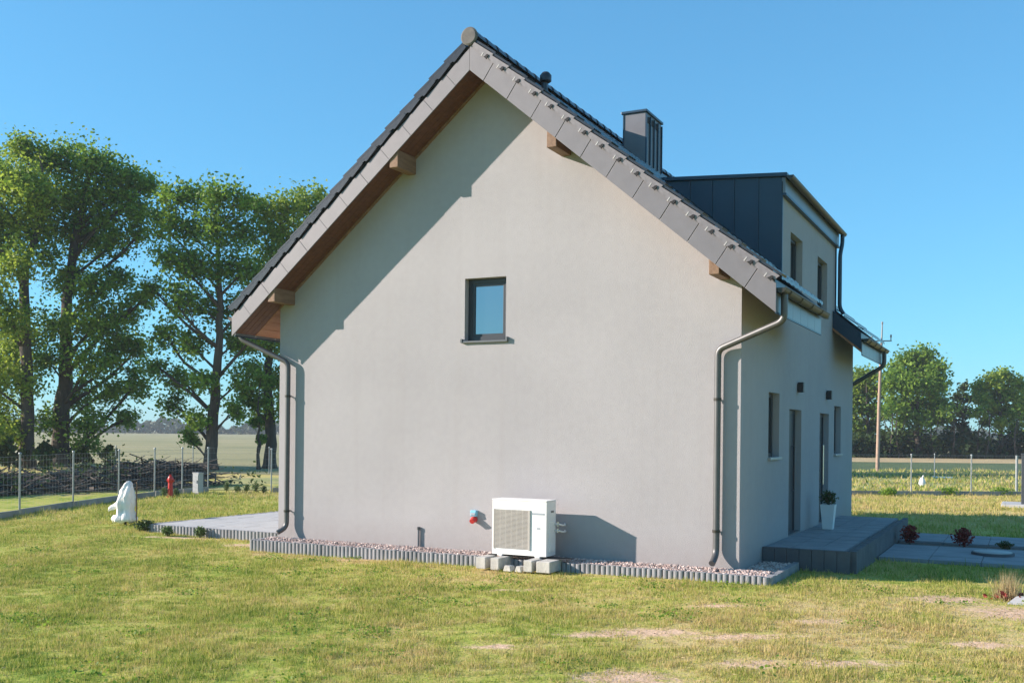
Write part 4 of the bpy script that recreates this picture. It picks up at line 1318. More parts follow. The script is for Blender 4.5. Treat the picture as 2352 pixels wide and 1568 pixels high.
tree('broadleaf_tree', 'rounded tree near the right edge across the meadow', (2300, 1058), [(2300, 1000), (2298, 940), (2296, 890)],
     [(2280, 872, 18), (2310, 868, 18), (2335, 880, 16), (2255, 890, 18), (2290, 900, 22), (2325, 908, 20), (2248, 920, 16), (2275, 935, 20), (2310, 945, 20), (2340, 940, 18), (2262, 965, 14), (2295, 975, 16), (2330, 980, 16)], DR, leaf=0.34, per=48, dens=1.35, cr=0.9, r0=0.32, mtl='leaf_light', group=G2)
tree('broadleaf_tree', 'tree cut by the right edge of the picture across the meadow', (2372, 1058), [(2372, 1000), (2370, 940), (2368, 890)],
     [(2365, 885, 18), (2385, 900, 20), (2355, 920, 16), (2390, 940, 22), (2365, 960, 18), (2400, 980, 18)], DR + 3, leaf=0.34, per=48, dens=1.35, cr=0.9, r0=0.3, group=G2)
tree('broadleaf_tree', 'tree of the far row mostly hidden behind the house corner', (1930, 1058), [(1930, 1000), (1930, 920)],
     [(1930, 870, 24), (1915, 900, 24), (1945, 905, 20), (1925, 940, 26), (1945, 970, 20)], DR + 4, leaf=0.34, per=48, dens=1.35, cr=0.9, r0=0.3, group=G2)
# dark thicket under the row: one mass
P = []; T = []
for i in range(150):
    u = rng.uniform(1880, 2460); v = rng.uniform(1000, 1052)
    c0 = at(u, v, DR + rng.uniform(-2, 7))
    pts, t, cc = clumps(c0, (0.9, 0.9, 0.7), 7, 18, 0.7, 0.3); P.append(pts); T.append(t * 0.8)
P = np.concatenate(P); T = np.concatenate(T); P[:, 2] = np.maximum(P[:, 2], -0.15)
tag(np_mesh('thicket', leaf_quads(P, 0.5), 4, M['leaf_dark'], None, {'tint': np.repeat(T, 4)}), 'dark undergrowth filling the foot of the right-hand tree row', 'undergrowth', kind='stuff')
# thin trunks standing in the thicket
for i, u in enumerate([2040, 2068, 2150, 2183, 2245, 2262, 2335]):
    b = at(u, 1056, DR - 2)
    r_ = thing('sapling', (b[0], b[1], -0.2), ['bare slim trunk in the thicket under the broad tree, left', 'bare slim trunk in the thicket under the broad tree, centre', 'bare slim trunk in the thicket under the broad tree, right', 'slim trunk left of the small pointed tree', 'slim trunk left of the right rounded tree', 'slim trunk under the right rounded tree', 'slim trunk nearest the right edge in the thicket'][i], 'tree', 'slim trunks in the thicket')
    tb = MB(); limb(tb, (b[0], b[1], -0.3), (b[0] + rng.uniform(-.4, .4), b[1], 4.6), 0.11, 0.04, 0, 6, 6); limb(tb, (b[0], b[1], 2.4), (b[0] + rng.uniform(-1, 1), b[1], 4.4), 0.05, 0.02, 0, 4, 5)
    tb.build('trunk', M['bark'], r_, smooth='all')
    pts, t, cc = clumps((b[0], b[1], 4.5), (1.0, 1.0, 0.7), 8, 16, 0.6, 0.3)
    np_mesh('crown', leaf_quads(pts, 0.42), 4, M['leaf_mid'], r_, {'tint': np.repeat(t, 4)})

# far wood on the horizon to the left: one mass
P = []; T = []
n = 44000
uu = rng.uniform(-800, 3300, n)
dd = rng.uniform(470, 520, n)
ptop = 5.0 + 1.6 * np.sin(uu * 0.021) + 1.0 * np.sin(uu * 0.067 + 1) + 0.8 * np.sin(uu * 0.19)
for i in range(n):
    w_ = at(uu[i], PPY, dd[i]); P.append((w_[0], w_[1], -0.2 + rng.random() ** 0.8 * ptop[i]))
tag(np_mesh('far_wood', leaf_quads(np.array(P), 2.3), 4, M['leaf_far'], None, {'tint': np.repeat(rng.random(n), 4)}), 'low dark band of woodland along the far horizon', 'woodland', kind='stuff')

# ------------------------------------------------------------------ fences
def fence(name, label, pts, h, wires, base_h, group=None):
    root = thing(name, (pts[0][0], pts[0][1], -0.2), label, 'fence', group)
    wm = MB()
    for i, (x, y) in enumerate(pts):
        g = float(ground_h(x, y))
        p = MB()
        p.tube([(x, y, g - 0.2), (x, y, g + h)], 0.024, 8)
        o = p.build('post', M['fence_metal'], root, smooth=True)
        MB().lathe([(0.0, g + h + 0.02), (0.03, g + h + 0.012), (0.036, g + h), (0.036, g + h - 0.03)], x, y, 10).build('post_cap', M['fence_metal'], o, smooth=True)
        if i + 1 < len(pts):
            x2, y2 = pts[i + 1]
            a = np.array([x, y]); b_ = np.array([x2, y2]); dd_ = b_ - a; Ln = np.linalg.norm(dd_); dd_ /= Ln
            nn = np.array([-dd_[1], dd_[0]])
            q = [a + dd_ * 0.05 + nn * 0.025, b_ - dd_ * 0.05 + nn * 0.025, b_ - dd_ * 0.05 - nn * 0.025, a + dd_ * 0.05 - nn * 0.025]
            MB().prism([(c[0], c[1], g - 0.1) for c in q], (0, 0, 0.1 + base_h)).build('base_panel', M['plinth'], root, bevel=0.006)
            for z in wires:
                wm.tube([(x, y, g + z), ((x + x2) / 2, (y + y2) / 2, g + z - 0.012), (x2, y2, g + z)], 0.0028, 4, cap=False)
            nv = int(Ln / 0.16)
            for j in range(1, nv):
                c = a + dd_ * Ln * j / nv
                wm.tube([(c[0], c[1], g + base_h), (c[0], c[1], g + wires[-1])], 0.0009, 3, cap=False)
    tag(wm.build('wire_mesh', M['fence_metal'], root), kind='stuff')
    return root


WR = (0.45, 0.62, 0.80, 0.98, 1.16, 1.34, 1.46)
sp = [(-8.55, -0.75), (-9.65, 2.07), (-10.9, 4.66), (-12.0, 7.2), (-12.55, 9.12), (-12.75, 10.5), (-12.95, 11.9)]
fence('wire_fence', 'wire fence on thin steel posts at the left, coming towards the camera', sp, 1.52, WR, 0.17, 'garden wire fences')
bp_ = [tuple(BF0 + bd * (2.1 + 2.3 * i)) for i in range(0, 14)]
fence('wire_fence', 'wire fence on thin steel posts running behind the house to the right', bp_, 1.5, WR, 0.16, 'garden wire fences')
# an older, lower fence farther out in the meadow, single posts with two wires
mp = [tuple(np.array(bf(9.6 + 6.2 * i, 16.0))) for i in range(7)]
fence('wire_fence', 'low thin meadow fence farther off behind the garden fence at right', mp, 1.25, (0.5, 0.9, 1.2), 0.02, 'garden wire fences')
mp2 = [tuple(np.array([-27.5, 21.0]) + np.array([3.1, 1.95]) * i) for i in range(7)]
fence('wire_fence', 'low field fence running past the lone tree at left', mp2, 1.3, (0.4, 0.7, 1.0, 1.25), 0.02, 'garden wire fences')

# ------------------------------------------------------------------ brush pile beyond the side fence
def branch_mesh(n, centre_fn, name, label):
    V = []
    for i in range(n):
        c = centre_fn()
        L_ = rng.uniform(0.5, 1.8); yaw = rng.uniform(0, math.pi) if rng.random() < 0.4 else rng.normal(0.95, 0.45)
        d = np.array([math.cos(yaw), math.sin(yaw), rng.normal(0, 0.22)]); d /= np.linalg.norm(d)
        r = rng.uniform(0.012, 0.045)
        a = np.cross(d, (0, 0, 1.0)); a /= np.linalg.norm(a); b = np.cross(a, d)
        p0 = c - d * L_ / 2; p1 = c + d * L_ / 2 + rng.normal(size=3) * 0.1
        for k in range(3):
            t0, t1 = 2.094 * k, 2.094 * (k + 1)
            f = lambda p, t, rr: p + rr * (math.cos(t) * a + math.sin(t) * b)
            V += [f(p0, t0, r), f(p0, t1, r), f(p1, t1, r * 0.35), f(p1, t0, r * 0.35)]
    V = np.array(V)
    V[:, 2] = np.maximum(V[:, 2], -0.2)
    tag(np_mesh(name, V, 4, M['twig']), label, 'branches', kind='stuff')


bp0 = np.array([-18.5, 1.5]); bp1 = np.array([-16.6, 15.5])


def cpile():
    t = rng.random(); w = rng.normal(0, 0.9)
    p = bp0 * (1 - t) + bp1 * t + np.array([-1.0, 0.1]) * w
    h = (0.92 + 0.25 * math.sin(t * 9) - 0.3 * t) * math.exp(-(w / 1.1) ** 2)
    return np.array([p[0], p[1], -0.15 + h * rng.random() ** 0.6])


branch_mesh(2500, cpile, 'brush_pile', 'long dark heap of cut branches beyond the left fence')
# low shrubs half hiding the heap
P = []; T = []
for i in range(26):
    c0 = cpile(); pts, t, cc = clumps(c0 + np.array([0, 0, 0.2]), (0.6, 0.6, 0.4), 6, 14, 0.5); P.append(pts); T.append(t)
P = np.concatenate(P); T = np.concatenate(T)
tag(np_mesh('weeds', leaf_quads(P, 0.16), 4, M['leaf_dark'], None, {'tint': np.repeat(T, 4)}), 'green weeds growing through the branch heap', 'weeds', kind='stuff')

# ------------------------------------------------------------------ hydrant, cabinet
hx, hy = -11.7, 8.95; hg = float(ground_h(hx, hy))
hy_ = thing('fire_hydrant', (hx, hy, hg), 'red standing hydrant by the left fence', 'hydrant')
MB().lathe([(0.0, hg), (0.13, hg), (0.13, hg + 0.03), (0.085, hg + 0.05), (0.068, hg + 0.46), (0.085, hg + 0.48), (0.085, hg + 0.60), (0.06, hg + 0.66), (0.0, hg + 0.68)], hx, hy, 18).build('barrel', M['red_paint'], hy_, smooth=True)
nz_ = MB()
vd = np.array([r2[0], r2[1]])
for s in (-1, 1):
    nz_ = MB(); nz_.tube([(hx + s * vd[0] * 0.06, hy + s * vd[1] * 0.06, hg + 0.53), (hx + s * vd[0] * 0.115, hy + s * vd[1] * 0.115, hg + 0.53)], 0.042, 12); nz_.build('nozzle', M['red_paint'], hy_, smooth=True)
MB().tube([(hx, hy, hg + 0.66), (hx, hy, hg + 0.72)], 0.03, 6).build('spindle', M['red_paint'], hy_)
bx_, by_ = -12.25, 10.7; bgz = float(ground_h(bx_, by_))
cb = thing('utility_cabinet', (bx_, by_, bgz), 'pale grey utility cabinet by the left fence', 'cabinet')
MB().box(bx_ - 0.13, bx_ + 0.13, by_ - 0.11, by_ + 0.11, bgz + 0.04, bgz + 0.68).build('body', M['cabinet'], cb, bevel=0.01)
MB().box(bx_ - 0.145, bx_ + 0.145, by_ - 0.125, by_ + 0.125, bgz + 0.682, bgz + 0.71).build('lid', M['cabinet'], cb, bevel=0.01)
MB().box(bx_ - 0.11, bx_ + 0.11, by_ - 0.118, by_ - 0.111, bgz + 0.1, bgz + 0.64).build('door', M['cabinet'], cb, bevel=0.003)
MB().box(bx_ - 0.12, bx_ + 0.12, by_ - 0.10, by_ + 0.10, bgz - 0.1, bgz + 0.039).build('plinth', M['plinth'], cb)
MB().box(bx_ + 0.06, bx_ + 0.08, by_ - 0.128, by_ - 0.119, bgz + 0.36, bgz + 0.46).build('latch', M['metal_dark'], cb)

# ------------------------------------------------------------------ utility pole
pc = at(2015, 1092, 62.5); px, py = pc[0], pc[1]; pg = -0.2; pt = 8.75
po = thing('utility_pole', (px, py, pg), 'tall pale utility pole with small crossarm standing in the meadow', 'pole')
MB().tube([(px, py, pg - 0.5), (px + 0.06, py, pg + 4), (px + 0.16, py, 7.6)], [0.125, 0.10, 0.08], 10).build('shaft', M['pole'], po, smooth=True)
MB().tube([(px + 0.16, py, 7.55), (px + 0.2, py, pt)], [0.06, 0.035], 8).build('top_spike', M['insulator'], po, smooth=True)
ar = MB(); zc = 7.75
ar.tube([(px + 0.16 - 0.62 * rt[0], py - 0.62 * rt[1], zc), (px + 0.16 + 0.62 * rt[0], py + 0.62 * rt[1], zc + 0.03)], 0.04, 6); ar.build('crossarm', M['insulator'], po)
for s in (-0.58, 0.58):
    MB().lathe([(0.0, zc + 0.42), (0.05, zc + 0.4), (0.06, zc + 0.28), (0.03, zc + 0.2), (0.03, zc)], px + 0.16 + s * rt[0], py + s * rt[1], 8).build('insulator', M['insulator'], po, smooth=True)
MB().lathe([(0.0, pt + 0.2), (0.05, pt + 0.18), (0.06, pt + 0.08), (0.03, pt)], px + 0.2, py, 8).build('insulator', M['insulator'], po, smooth=True)

# gate post at the right edge with a pale slab at its foot
gp = at(2349, 1190, 31.5); gpx, gpy = gp[0] + 0.02, gp[1]
t = thing('gate_post', (gpx, gpy, -0.2), 'dark square gate post at the right edge of the picture', 'post')
MB().box(gpx - 0.07, gpx + 0.07, gpy - 0.07, gpy + 0.07, -0.4, 1.42).build('shaft', M['post_dark'], t, bevel=0.01)
MB().box(gpx - 0.085, gpx + 0.085, gpy - 0.085, gpy + 0.085, 1.421, 1.46).build('cap', M['post_dark'], t, bevel=0.008)
o = MB().box(gpx - 0.62, gpx + 0.6, gpy - 0.5, gpy + 1.2, -0.3, -0.10).build('concrete_slab', M['slab'], bevel=0.02, origin=(gpx, gpy, -0.2))
tag(o, 'pale flat concrete slab at the foot of the gate post', 'slab')
g3 = at(2335, 1100, 40.0)
o = MB().tube([(g3[0], g3[1], -0.3), (g3[0], g3[1], 1.25)], 0.05, 10).build('marker_post', M['fence_metal'], smooth=True, origin=(g3[0], g3[1], -0.2))
tag(o, 'short pale post left of the dark gate post', 'post')


# ------------------------------------------------------------------ wrapped shrub and small plants
wx, wy = at(288, 1208, 22.3)[:2]; wg = float(ground_h(wx, wy))
wr = thing('wrapped_shrub', (wx, wy, wg), 'shrub wrapped in white fleece at the terrace corner', 'shrub')
V = []; F = []; n = 28
levels = [(0.02, 0.155), (0.05, 0.235), (0.10, 0.24), (0.17, 0.205), (0.23, 0.185), (0.28, 0.175), (0.35, 0.18), (0.42, 0.195), (0.49, 0.185), (0.56, 0.175), (0.62, 0.165), (0.68, 0.145), (0.73, 0.13), (0.78, 0.11), (0.86, 0.07), (0.91, 0.035), (0.925, 0.0)]
for j, (z, r) in enumerate(levels):
    lean = 0.07 * max(0, (z - 0.45) / 0.5)
    for k in range(n):
        a_ = 2 * math.pi * k / n
        fold = 1 + (0.13 * math.sin(5 * a_ + 1.1 * z) + 0.09 * math.sin(9 * a_ + 2.0) + 0.05 * math.sin(14 * a_ - z * 3)) * (1.25 - 0.7 * z / 0.9)
        ux, uy = rt[0], rt[1]
        lx = math.cos(a_) * r * fold + lean + (0.05 if z < 0.15 else 0) * -math.cos(a_) * 0.2; ly = math.sin(a_) * r * fold
        cr_ = 0.022 * math.sin(23 * z + 3 * a_) * math.sin(6 * a_ + 9 * z) + random.uniform(-0.008, 0.008)
        lx += cr_ * math.cos(a_); ly += cr_ * math.sin(a_)
        V.append((wx + lx * rt[0] + ly * fw[0], wy + lx * rt[1] + ly * fw[1], wg + 0.05 + z + (0.03 * math.sin(5 * a_ + 1) if j == 0 else 0)))
for j in range(len(levels) - 1):
    for k in range(n):
        F.append((j * n + k, j * n + (k + 1) % n, (j + 1) * n + (k + 1) % n, (j + 1) * n + k))
o = MB().add(V, F).build('fleece', M['wrap'], wr, smooth='all')
# loose flap blown out to the left
fp = MB()
pts = []
for i in range(7):
    t_ = i / 6
    c0 = np.array([wx, wy, wg + 0.53]) - rt * (0.15 + 0.22 * t_) + np.array([0, 0, -0.22 * t_ - 0.03 * math.sin(5 * t_)])
    w_ = 0.085 * (1 - 0.45 * t_)
    pts.append((c0 + np.array([0, 0, w_]) + fw * 0.02 * math.sin(4 * t_), c0 - np.array([0, 0, w_]) - fw * 0.02))
V = [p for q in pts for p in q] + [p + fw * 0.02 for q in pts for p in q]
F = [(2 * i, 2 * i + 1, 2 * i + 3, 2 * i + 2) for i in range(6)] + [(14 + 2 * i + 2, 14 + 2 * i + 3, 14 + 2 * i + 1, 14 + 2 * i) for i in range(6)] + [(2 * i, 2 * i + 2, 16 + 2 * i, 14 + 2 * i) for i in range(6)] + [(2 * i + 3, 2 * i + 1, 15 + 2 * i, 17 + 2 * i) for i in range(6)] + [(12, 13, 27, 26)]
fp.add(V, F).build('loose_flap', M['wrap'], wr, smooth='all')
fl2 = MB()
for s, dz in ((-0.19, 0.0), (-0.02, -0.02), (0.10, 0.015)):
    c0 = np.array([wx, wy, wg + 0.11 + dz]) + rt * s - fw * 0.10
    fl2.tube([c0 + np.array([0, 0, 0.12]), c0 + np.array([0, 0, 0.04]), c0 - rt * 0.02 - np.array([0, 0, 0.04])], [0.04, 0.085, 0.03], 10)
fl2.build('gathered_hem', M['wrap'], wr, smooth='all')
MB().tube([(wx, wy, wg - 0.05), (wx, wy, wg + 0.3)], 0.03, 8).build('stem', M['bark'], wr)
o = MB().tube([(wx + 0.24 * rt[0], wy + 0.24 * rt[1], wg - 0.1), (wx + 0.235 * rt[0], wy + 0.235 * rt[1], wg + 0.95)], 0.014, 8).build('stake', M['wood_pale'], wr)


def small_plant(name, label, x, y, z, r, h, mtl, leaf, n, cat='plant', group=None, shape='ball', stems=5):
    root = thing(name, (x, y, z), label, cat, group)
    tb = MB()
    for k in range(stems):
        a_ = rng.uniform(0, 6.28); q = rng.uniform(0.2, 0.8) * r
        tb.tube([(x, y, z - 0.03), (x + q * 0.4 * math.cos(a_), y + q * 0.4 * math.sin(a_), z + h * 0.4), (x + q * math.cos(a_), y + q * math.sin(a_), z + h * 0.8)], [0.009, 0.006, 0.003], 5)
    tb.build('stem', M['bark'], root)
    d = rng.normal(size=(n, 3)); d /= np.linalg.norm(d, axis=1)[:, None]
    rr = rng.random(n) ** 0.45
    P = d * rr[:, None] * np.array([r, r, h / 2]); P[:, 2] += h * 0.55
    lump = 1 + 0.25 * np.sin(7 * np.arctan2(d[:, 1], d[:, 0]) + 3 * d[:, 2])
    P[:, :2] *= lump[:, None]
    P += np.array([x, y, z])
    np_mesh('foliage', leaf_quads(P, leaf), 4, M[mtl], root, {'tint': np.repeat(np.clip(0.25 + 0.6 * rr * (0.5 + 0.5 * rng.random(n)), 0, 1), 4)})
    return root


def gp_at(u, v, z=-0.17):
    d = fw + r2 * ((u - 1176.0) / FPX) - u2 * ((v - PPY) / FPX)
    t_ = (z - CAM[2]) / d[2]
    p = CAM + d * t_
    return p[0], p[1], float(ground_h(p[0], p[1]))


g_ = 'small evergreen plants edging the terrace'
x, y, z = gp_at(334, 1222); small_plant('juniper', 'dark green spreading shrub at the terrace corner beside the wrapped shrub', x, y, z, 0.20, 0.24, 'leaf_dark', 0.06, 700, 'shrub', g_)
x, y, z = gp_at(384, 1232); small_plant('dwarf_conifer', 'bright green tuft plant in front of the terrace, the left one', x, y, z, 0.12, 0.20, 'leaf_conifer', 0.045, 500, 'shrub', g_)
x, y, z = gp_at(459, 1234); small_plant('dwarf_conifer', 'bright green tuft plant in front of the terrace, the right one', x, y, z, 0.11, 0.22, 'leaf_conifer', 0.045, 500, 'shrub', g_)
g_ = 'red-leaved shrubs in the path bed'
small_plant('red_shrub', 'dark red shrub in the path bed nearest the platform', 10.05, 6.55, -0.14, 0.16, 0.36, 'leaf_red', 0.07, 420, 'shrub', g_)
small_plant('red_shrub', 'dark red shrub in the path bed nearer the right edge', 11.0, 6.55, -0.14, 0.18, 0.36, 'leaf_red', 0.07, 460, 'shrub', g_)
small_plant('heather', 'low dark plant at the right end of the path bed', 11.72, 6.5, -0.14, 0.14, 0.16, 'leaf_dark', 0.05, 320, 'shrub', g_)
small_plant('potted_bush', 'small round dark bush growing in the white planter', 8.76, 5.15, 0.62, 0.15, 0.29, 'leaf_dark', 0.045, 600, 'plant')
for i, (u, v) in enumerate([(404, 1142), (378, 1143), (520, 1131), (545, 1132), (566, 1132), (588, 1133), (606, 1133)]):
    x, y, z = gp_at(u, v, -0.2)
    small_plant('garden_seedling', ['small young conifer just right of the red hydrant', 'small young conifer just left of the red hydrant', 'first small shrub from the left along the back fence', 'second small shrub from the left along the back fence', 'third small shrub from the left along the back fence', 'fourth small shrub from the left along the back fence', 'small shrub along the back fence nearest the house'][i],
                x, y, z, 0.10 + 0.03 * (i % 2), 0.26 + 0.06 * (i % 3), 'leaf_conifer', 0.06, 220, 'shrub', 'young plants along the fence')
for i, (u, v, w_) in enumerate([(2180, 1137, 0.4), (2300, 1137, 0.4), (2040, 1139, 0.3)]):
    x, y, z = gp_at(u, v, -0.2)
    small_plant('fence_weed', ['weed clump under the back fence right of the pole', 'weed clump under the back fence near the gate post', 'weed clump under the back fence near the house corner'][i], x, y, z, w_, 0.3, 'leaf_mid', 0.10, 300, 'weed', 'weeds under the back fence')
# white bundle lying out in the meadow and a pale low board beyond it
x, y = gp_at(2118, 1118, -0.2)[:2]
wb2 = thing('white_bundle', (x, y, -0.2), 'small white bundle standing in the meadow beyond the back fence', 'bundle')
MB().lathe([(0.0, 0.22), (0.06, 0.2), (0.12, 0.08), (0.15, -0.08), (0.13, -0.19), (0.0, -0.2)], x, y, 12).build('sheet', M['white_plastic'], wb2, smooth='all')
MB().tube([(x + 0.02, y, 0.2), (x + 0.05, y, 0.3)], 0.03, 6).build('tied_end', M['white_plastic'], wb2)
x, y = gp_at(2165, 1098, -0.2)[:2]
o = MB().box(x - 0.5, x + 0.5, y - 0.1, y + 0.1, -0.25, -0.11).build('pale_board', M['white_plastic'], bevel=0.02, origin=(x, y, -0.2))
tag(o, 'long pale board lying in the meadow behind the white bundle', 'board')
# pale bag at the right edge of the lawn
x, y, z = gp_at(2345, 1398, -0.18)
o = MB().prism([(x - 0.15, y - 0.12, z - 0.02), (x + 0.5, y - 0.16, z - 0.02), (x + 0.5, y + 0.1, z + 0.06), (x - 0.05, y + 0.09, z + 0.045)], (0, 0.1, 0.03)).build('stone_slab', M['slab'], bevel=0.02, origin=(x, y, z))
tag(o, 'pale stone lying on bare soil at the right edge of the lawn', 'stone')

# ------------------------------------------------------------------ lawn blades
def blades(xy, h, w, tint, dry, lean=0.5):
    n = len(xy)
    z = ground_h(xy[:, 0], xy[:, 1])
    b = np.stack([xy[:, 0], xy[:, 1], z - 0.004], 1)
    a = rng.uniform(0, 2 * np.pi, n)
    wv = np.stack([np.cos(a), np.sin(a), np.zeros(n)], 1) * (w / 2)[:, None]
    l = rng.uniform(0, 2 * np.pi, n); la = np.abs(rng.normal(0, lean, n))
    tip = b + np.stack([np.cos(l) * la * h, np.sin(l) * la * h, h * np.clip(1.1 - 0.35 * la, 0.35, 1)], 1)
    V = np.stack([b - wv, b + wv, tip], 1).reshape(-1, 3)
    return V, np.repeat(tint, 3), np.repeat(dry, 3)


def allowed(x, y):
    ok = ~((x > -0.23) & (x < 9.0) & (y > -0.56) & (y < LEN + 0.1))
    ok &= ~((x > TX0 - 0.03) & (x < 0.1) & (y > TY0 - 0.01) & (y < TY1))
    ok &= ~((x > 8.3) & (x < QX1 + 0.02) & (y > QY0 - 0.02) & (y < QY1 + 0.02))
    ok &= ~((x > 9.75) & (x < 15.5) & (y > 3.75) & (y < 8.75))
    ok &= ~((x > 4.58) & (x < 4.78) & (y > -0.95) & (y < -0.5)) & ~((x > 5.40) & (x < 5.86) & (y > -0.98) & (y < -0.45))
    # inside the garden only
    rel = (x - BF0[0]) * bn[0] + (y - BF0[1]) * bn[1]
    ok &= rel < -0.06
    # side fence: keep to the right of it
    sx = np.interp(y, [-3.0, -0.75, 2.07, 4.66, 7.2, 9.12, 10.5, 11.9], [-7.6, -8.55, -9.65, -10.9, -12.0, -12.55, -12.75, -12.95])
    ok &= (x > sx + 0.06)
    return ok


VV = []; TT = []; DD = []


def scatter(x0, x1, y0, y1, dens, hm, wm_, hv=0.35):
    n = int((x1 - x0) * (y1 - y0) * dens)
    x = rng.uniform(x0, x1, n); y = rng.uniform(y0, y1, n)
    # view wedge with a generous margin, so a step aside still shows lawn
    rel = np.stack([x - CAM[0], y - CAM[1]], 1)
    dpt = rel @ fw[:2]; lat = rel @ rt[:2]
    k = (dpt > 2.2) & (np.abs(lat) < dpt * 0.56 + 1.5) & allowed(x, y)
    s = soil_m(x, y)
    br = np.sin(x * 13.7 + 2.5 * np.sin(y * 9.1)) * np.sin(y * 17.3 + 2.2 * np.sin(x * 7.7)) + 0.6 * np.sin(x * 31.0 + y * 11.0) * np.sin(y * 37.0 - x * 9.0)
    k &= rng.random(n) > np.clip((s + 0.30 * br * (s > 0.12)) * 1.25 - 0.12, 0, 0.88)
    tuft = np.sin(x * 9.1 + 3 * np.sin(y * 4.3)) * np.sin(y * 8.3 + 2 * np.sin(x * 5.1)) + 0.7 * wob(x * 3.1, y * 3.3)
    k &= rng.random(n) < np.clip(0.72 + 0.28 * tuft, 0.25, 1)
    x = x[k]; y = y[k]; tuft = tuft[k]; n = len(x)
    h = hm * np.exp(rng.normal(0, hv, n)) * np.clip(1 + 0.45 * tuft, 0.35, 2.0) * (1 - 0.75 * soil_m(x, y))
    w = wm_ * rng.uniform(0.6, 1.4, n)
    t = np.clip(rng.normal(0.5, 0.34, n), 0, 1)
    v, t, d = blades(np.stack([x, y], 1), h, w, t, dry_m(x, y) * 0.9, 0.55)
    VV.append(v); TT.append(t); DD.append(d)


scatter(-3.0, 14.5, -9.6, -5.5, 5200, 0.036, 0.0074)
scatter(-8.0, 15.0, -5.5, -2.5, 4200, 0.036, 0.0088)
scatter(-9.5, 15.0, -2.5, 1.5, 2700, 0.036, 0.010)
scatter(-13.0, 15.0, 1.5, 8.0, 900, 0.06, 0.016)
scatter(-13.5, 17.0, 8.0, 30.0, 330, 0.065, 0.026)
v = np.concatenate(VV); t = np.concatenate(TT); d = np.concatenate(DD)
tag(np_mesh('grass', v, 3, M['grass'], None, {'tint': t, 'dry': d}), 'short patchy lawn grass, green mixed with dry straw', 'grass', kind='stuff')
print('grass blades', len(v) // 3)

# flat broad-leaved weeds in loose patches
n = 9000
cxs = rng.uniform(-6, 14, 120); cys = rng.uniform(-9, 0.3, 120); ci = rng.integers(0, 120, n)
x = cxs[ci] + rng.normal(0, 0.16, n); y = cys[ci] + rng.normal(0, 0.16, n); k = allowed(x, y) & (soil_m(x, y) < 0.5); x = x[k]; y = y[k]
P = np.stack([x, y, ground_h(x, y) + rng.uniform(0.012, 0.045, len(x))], 1)
tag(np_mesh('lawn_weeds', leaf_quads(P, 0.034, 1.2, 0.9), 4, M['leaf_mid'], None, {'tint': np.repeat(rng.random(len(x)), 4)}), 'low broad-leaved weeds dotted through the lawn', 'weeds', kind='stuff')

# taller dry stalks sprinkled over the lawn
n = 2600
x = rng.uniform(-4, 14.5, n); y = rng.uniform(-9, 0.5, n); k = allowed(x, y); x = x[k]; y = y[k]; n = len(x)
v, t, d = blades(np.stack([x, y], 1), rng.uniform(0.07, 0.16, n), rng.uniform(0.003, 0.006, n), rng.random(n), np.zeros(n), 0.3)
tag(np_mesh('dry_stalks', v, 3, M['straw'], None, {'tint': t}), 'thin dry stalks standing above the lawn', 'grass', kind='stuff')
# dead straw and clods lying between the blades, thickest on the bare patches
n = 60000
x = rng.uniform(2, 14.5, n); y = rng.uniform(-9, 0.3, n)
k = allowed(x, y) & (rng.random(n) < 0.12 + 0.8 * soil_m(x, y) + 0.25 * dry_m(x, y)); x = x[k]; y = y[k]; n = len(x)
c0 = np.stack([x, y, ground_h(x, y) + rng.uniform(0.002, 0.02, n)], 1)
a = rng.uniform(0, 6.28, n); ln = rng.uniform(0.015, 0.07, n)
dv = np.stack([np.cos(a), np.sin(a), rng.normal(0, 0.18, n)], 1) * ln[:, None]
wv = np.stack([-np.sin(a), np.cos(a), rng.normal(0, 0.5, n)], 1) * rng.uniform(0.0015, 0.004, n)[:, None]
tag(np_mesh('lawn_litter', np.stack([c0 - dv / 2 - wv, c0 - dv / 2 + wv, c0 + dv / 2], 1).reshape(-1, 3), 3, M['litter'], None, {'tint': np.repeat(rng.random(n), 3)}), 'dead straw lying between the grass and on bare soil', 'straw', kind='stuff')
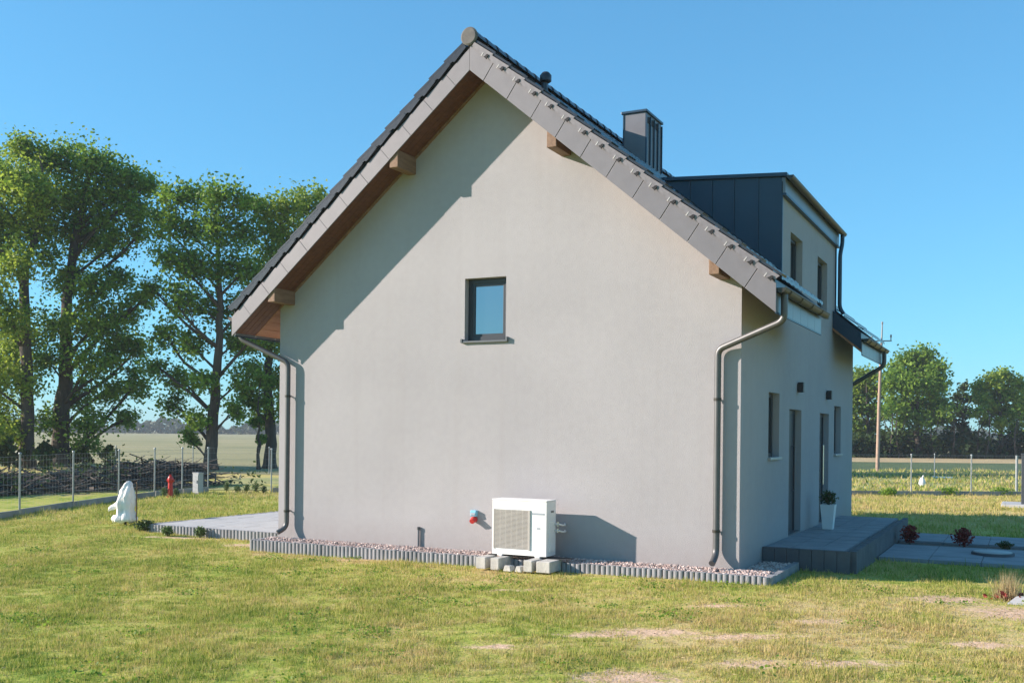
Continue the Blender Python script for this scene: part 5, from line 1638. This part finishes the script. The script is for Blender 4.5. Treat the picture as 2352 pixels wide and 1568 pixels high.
# dry shrub on the right lawn
x, y, z = gp_at(2318, 1385, -0.17)
ds = thing('dry_shrub', (x, y, z), 'dry straw-coloured grassy tuft at the right edge of the lawn', 'tuft')
n = 500
xy = np.stack([x + rng.normal(0, 0.07, n), y + rng.normal(0, 0.07, n)], 1)
v, t, d = blades(xy, rng.uniform(0.15, 0.42, n), rng.uniform(0.005, 0.01, n), rng.random(n), np.zeros(n), 0.35)
np_mesh('stalks', v, 3, M['straw'], ds, {'tint': t})
P = np.stack([x + rng.normal(0, 0.13, 160), y + rng.normal(0, 0.1, 160), z + 0.02 + np.abs(rng.normal(0, 0.04, 160))], 1)
np_mesh('red_leaves', leaf_quads(P, 0.06), 4, M['leaf_red'], ds, {'tint': np.repeat(rng.random(160), 4)})

# long meadow grass beyond the back fence: one mass
n = 26000
tt = rng.uniform(2, 46, n); nn_ = 0.3 + 26 * rng.random(n) ** 1.6
x = BF0[0] + bd[0] * tt + bn[0] * nn_; y = BF0[1] + bd[1] * tt + bn[1] * nn_
b = np.stack([x, y, np.full(n, -0.2)], 1)
a = rng.uniform(0, 6.28, n); w = rng.uniform(0.02, 0.06, n); h = rng.uniform(0.06, 0.22, n) * (1 + 0.5 * np.sin(x * 0.9) * np.sin(y * 0.7))
wv = np.stack([np.cos(a), np.sin(a), np.zeros(n)], 1) * w[:, None]
tip = b + np.stack([rng.normal(0, 0.08, n), rng.normal(0, 0.08, n), h], 1)
tag(np_mesh('meadow_grass', np.stack([b - wv, b + wv, tip], 1).reshape(-1, 3), 3, M['grass'], None, {'tint': np.repeat(rng.random(n), 3), 'dry': np.repeat(np.clip(rng.normal(0.2, 0.3, n), 0, 1), 3)}),
    'long uneven meadow grass beyond the back fence', 'grass', kind='stuff')

# ------------------------------------------------------------------ thin haze in the air
hz = MB().box(-900, 900, -100, 900, -1.3, 22.0).build('haze', bpy.data.materials.new('haze_air'))
tag(hz, 'thin pale haze in the air over the fields', 'haze', kind='stuff')
hm_ = hz.data.materials[0]; hm_.use_nodes = True
hn = hm_.node_tree
for nd in list(hn.nodes): hn.nodes.remove(nd)
ho = hn.nodes.new('ShaderNodeOutputMaterial'); hv = hn.nodes.new('ShaderNodeVolumePrincipled')
hv.inputs['Color'].default_value = (0.86, 0.93, 1.0, 1); hv.inputs['Density'].default_value = 0.0004
hn.links.new(hv.outputs[0], ho.inputs['Volume'])
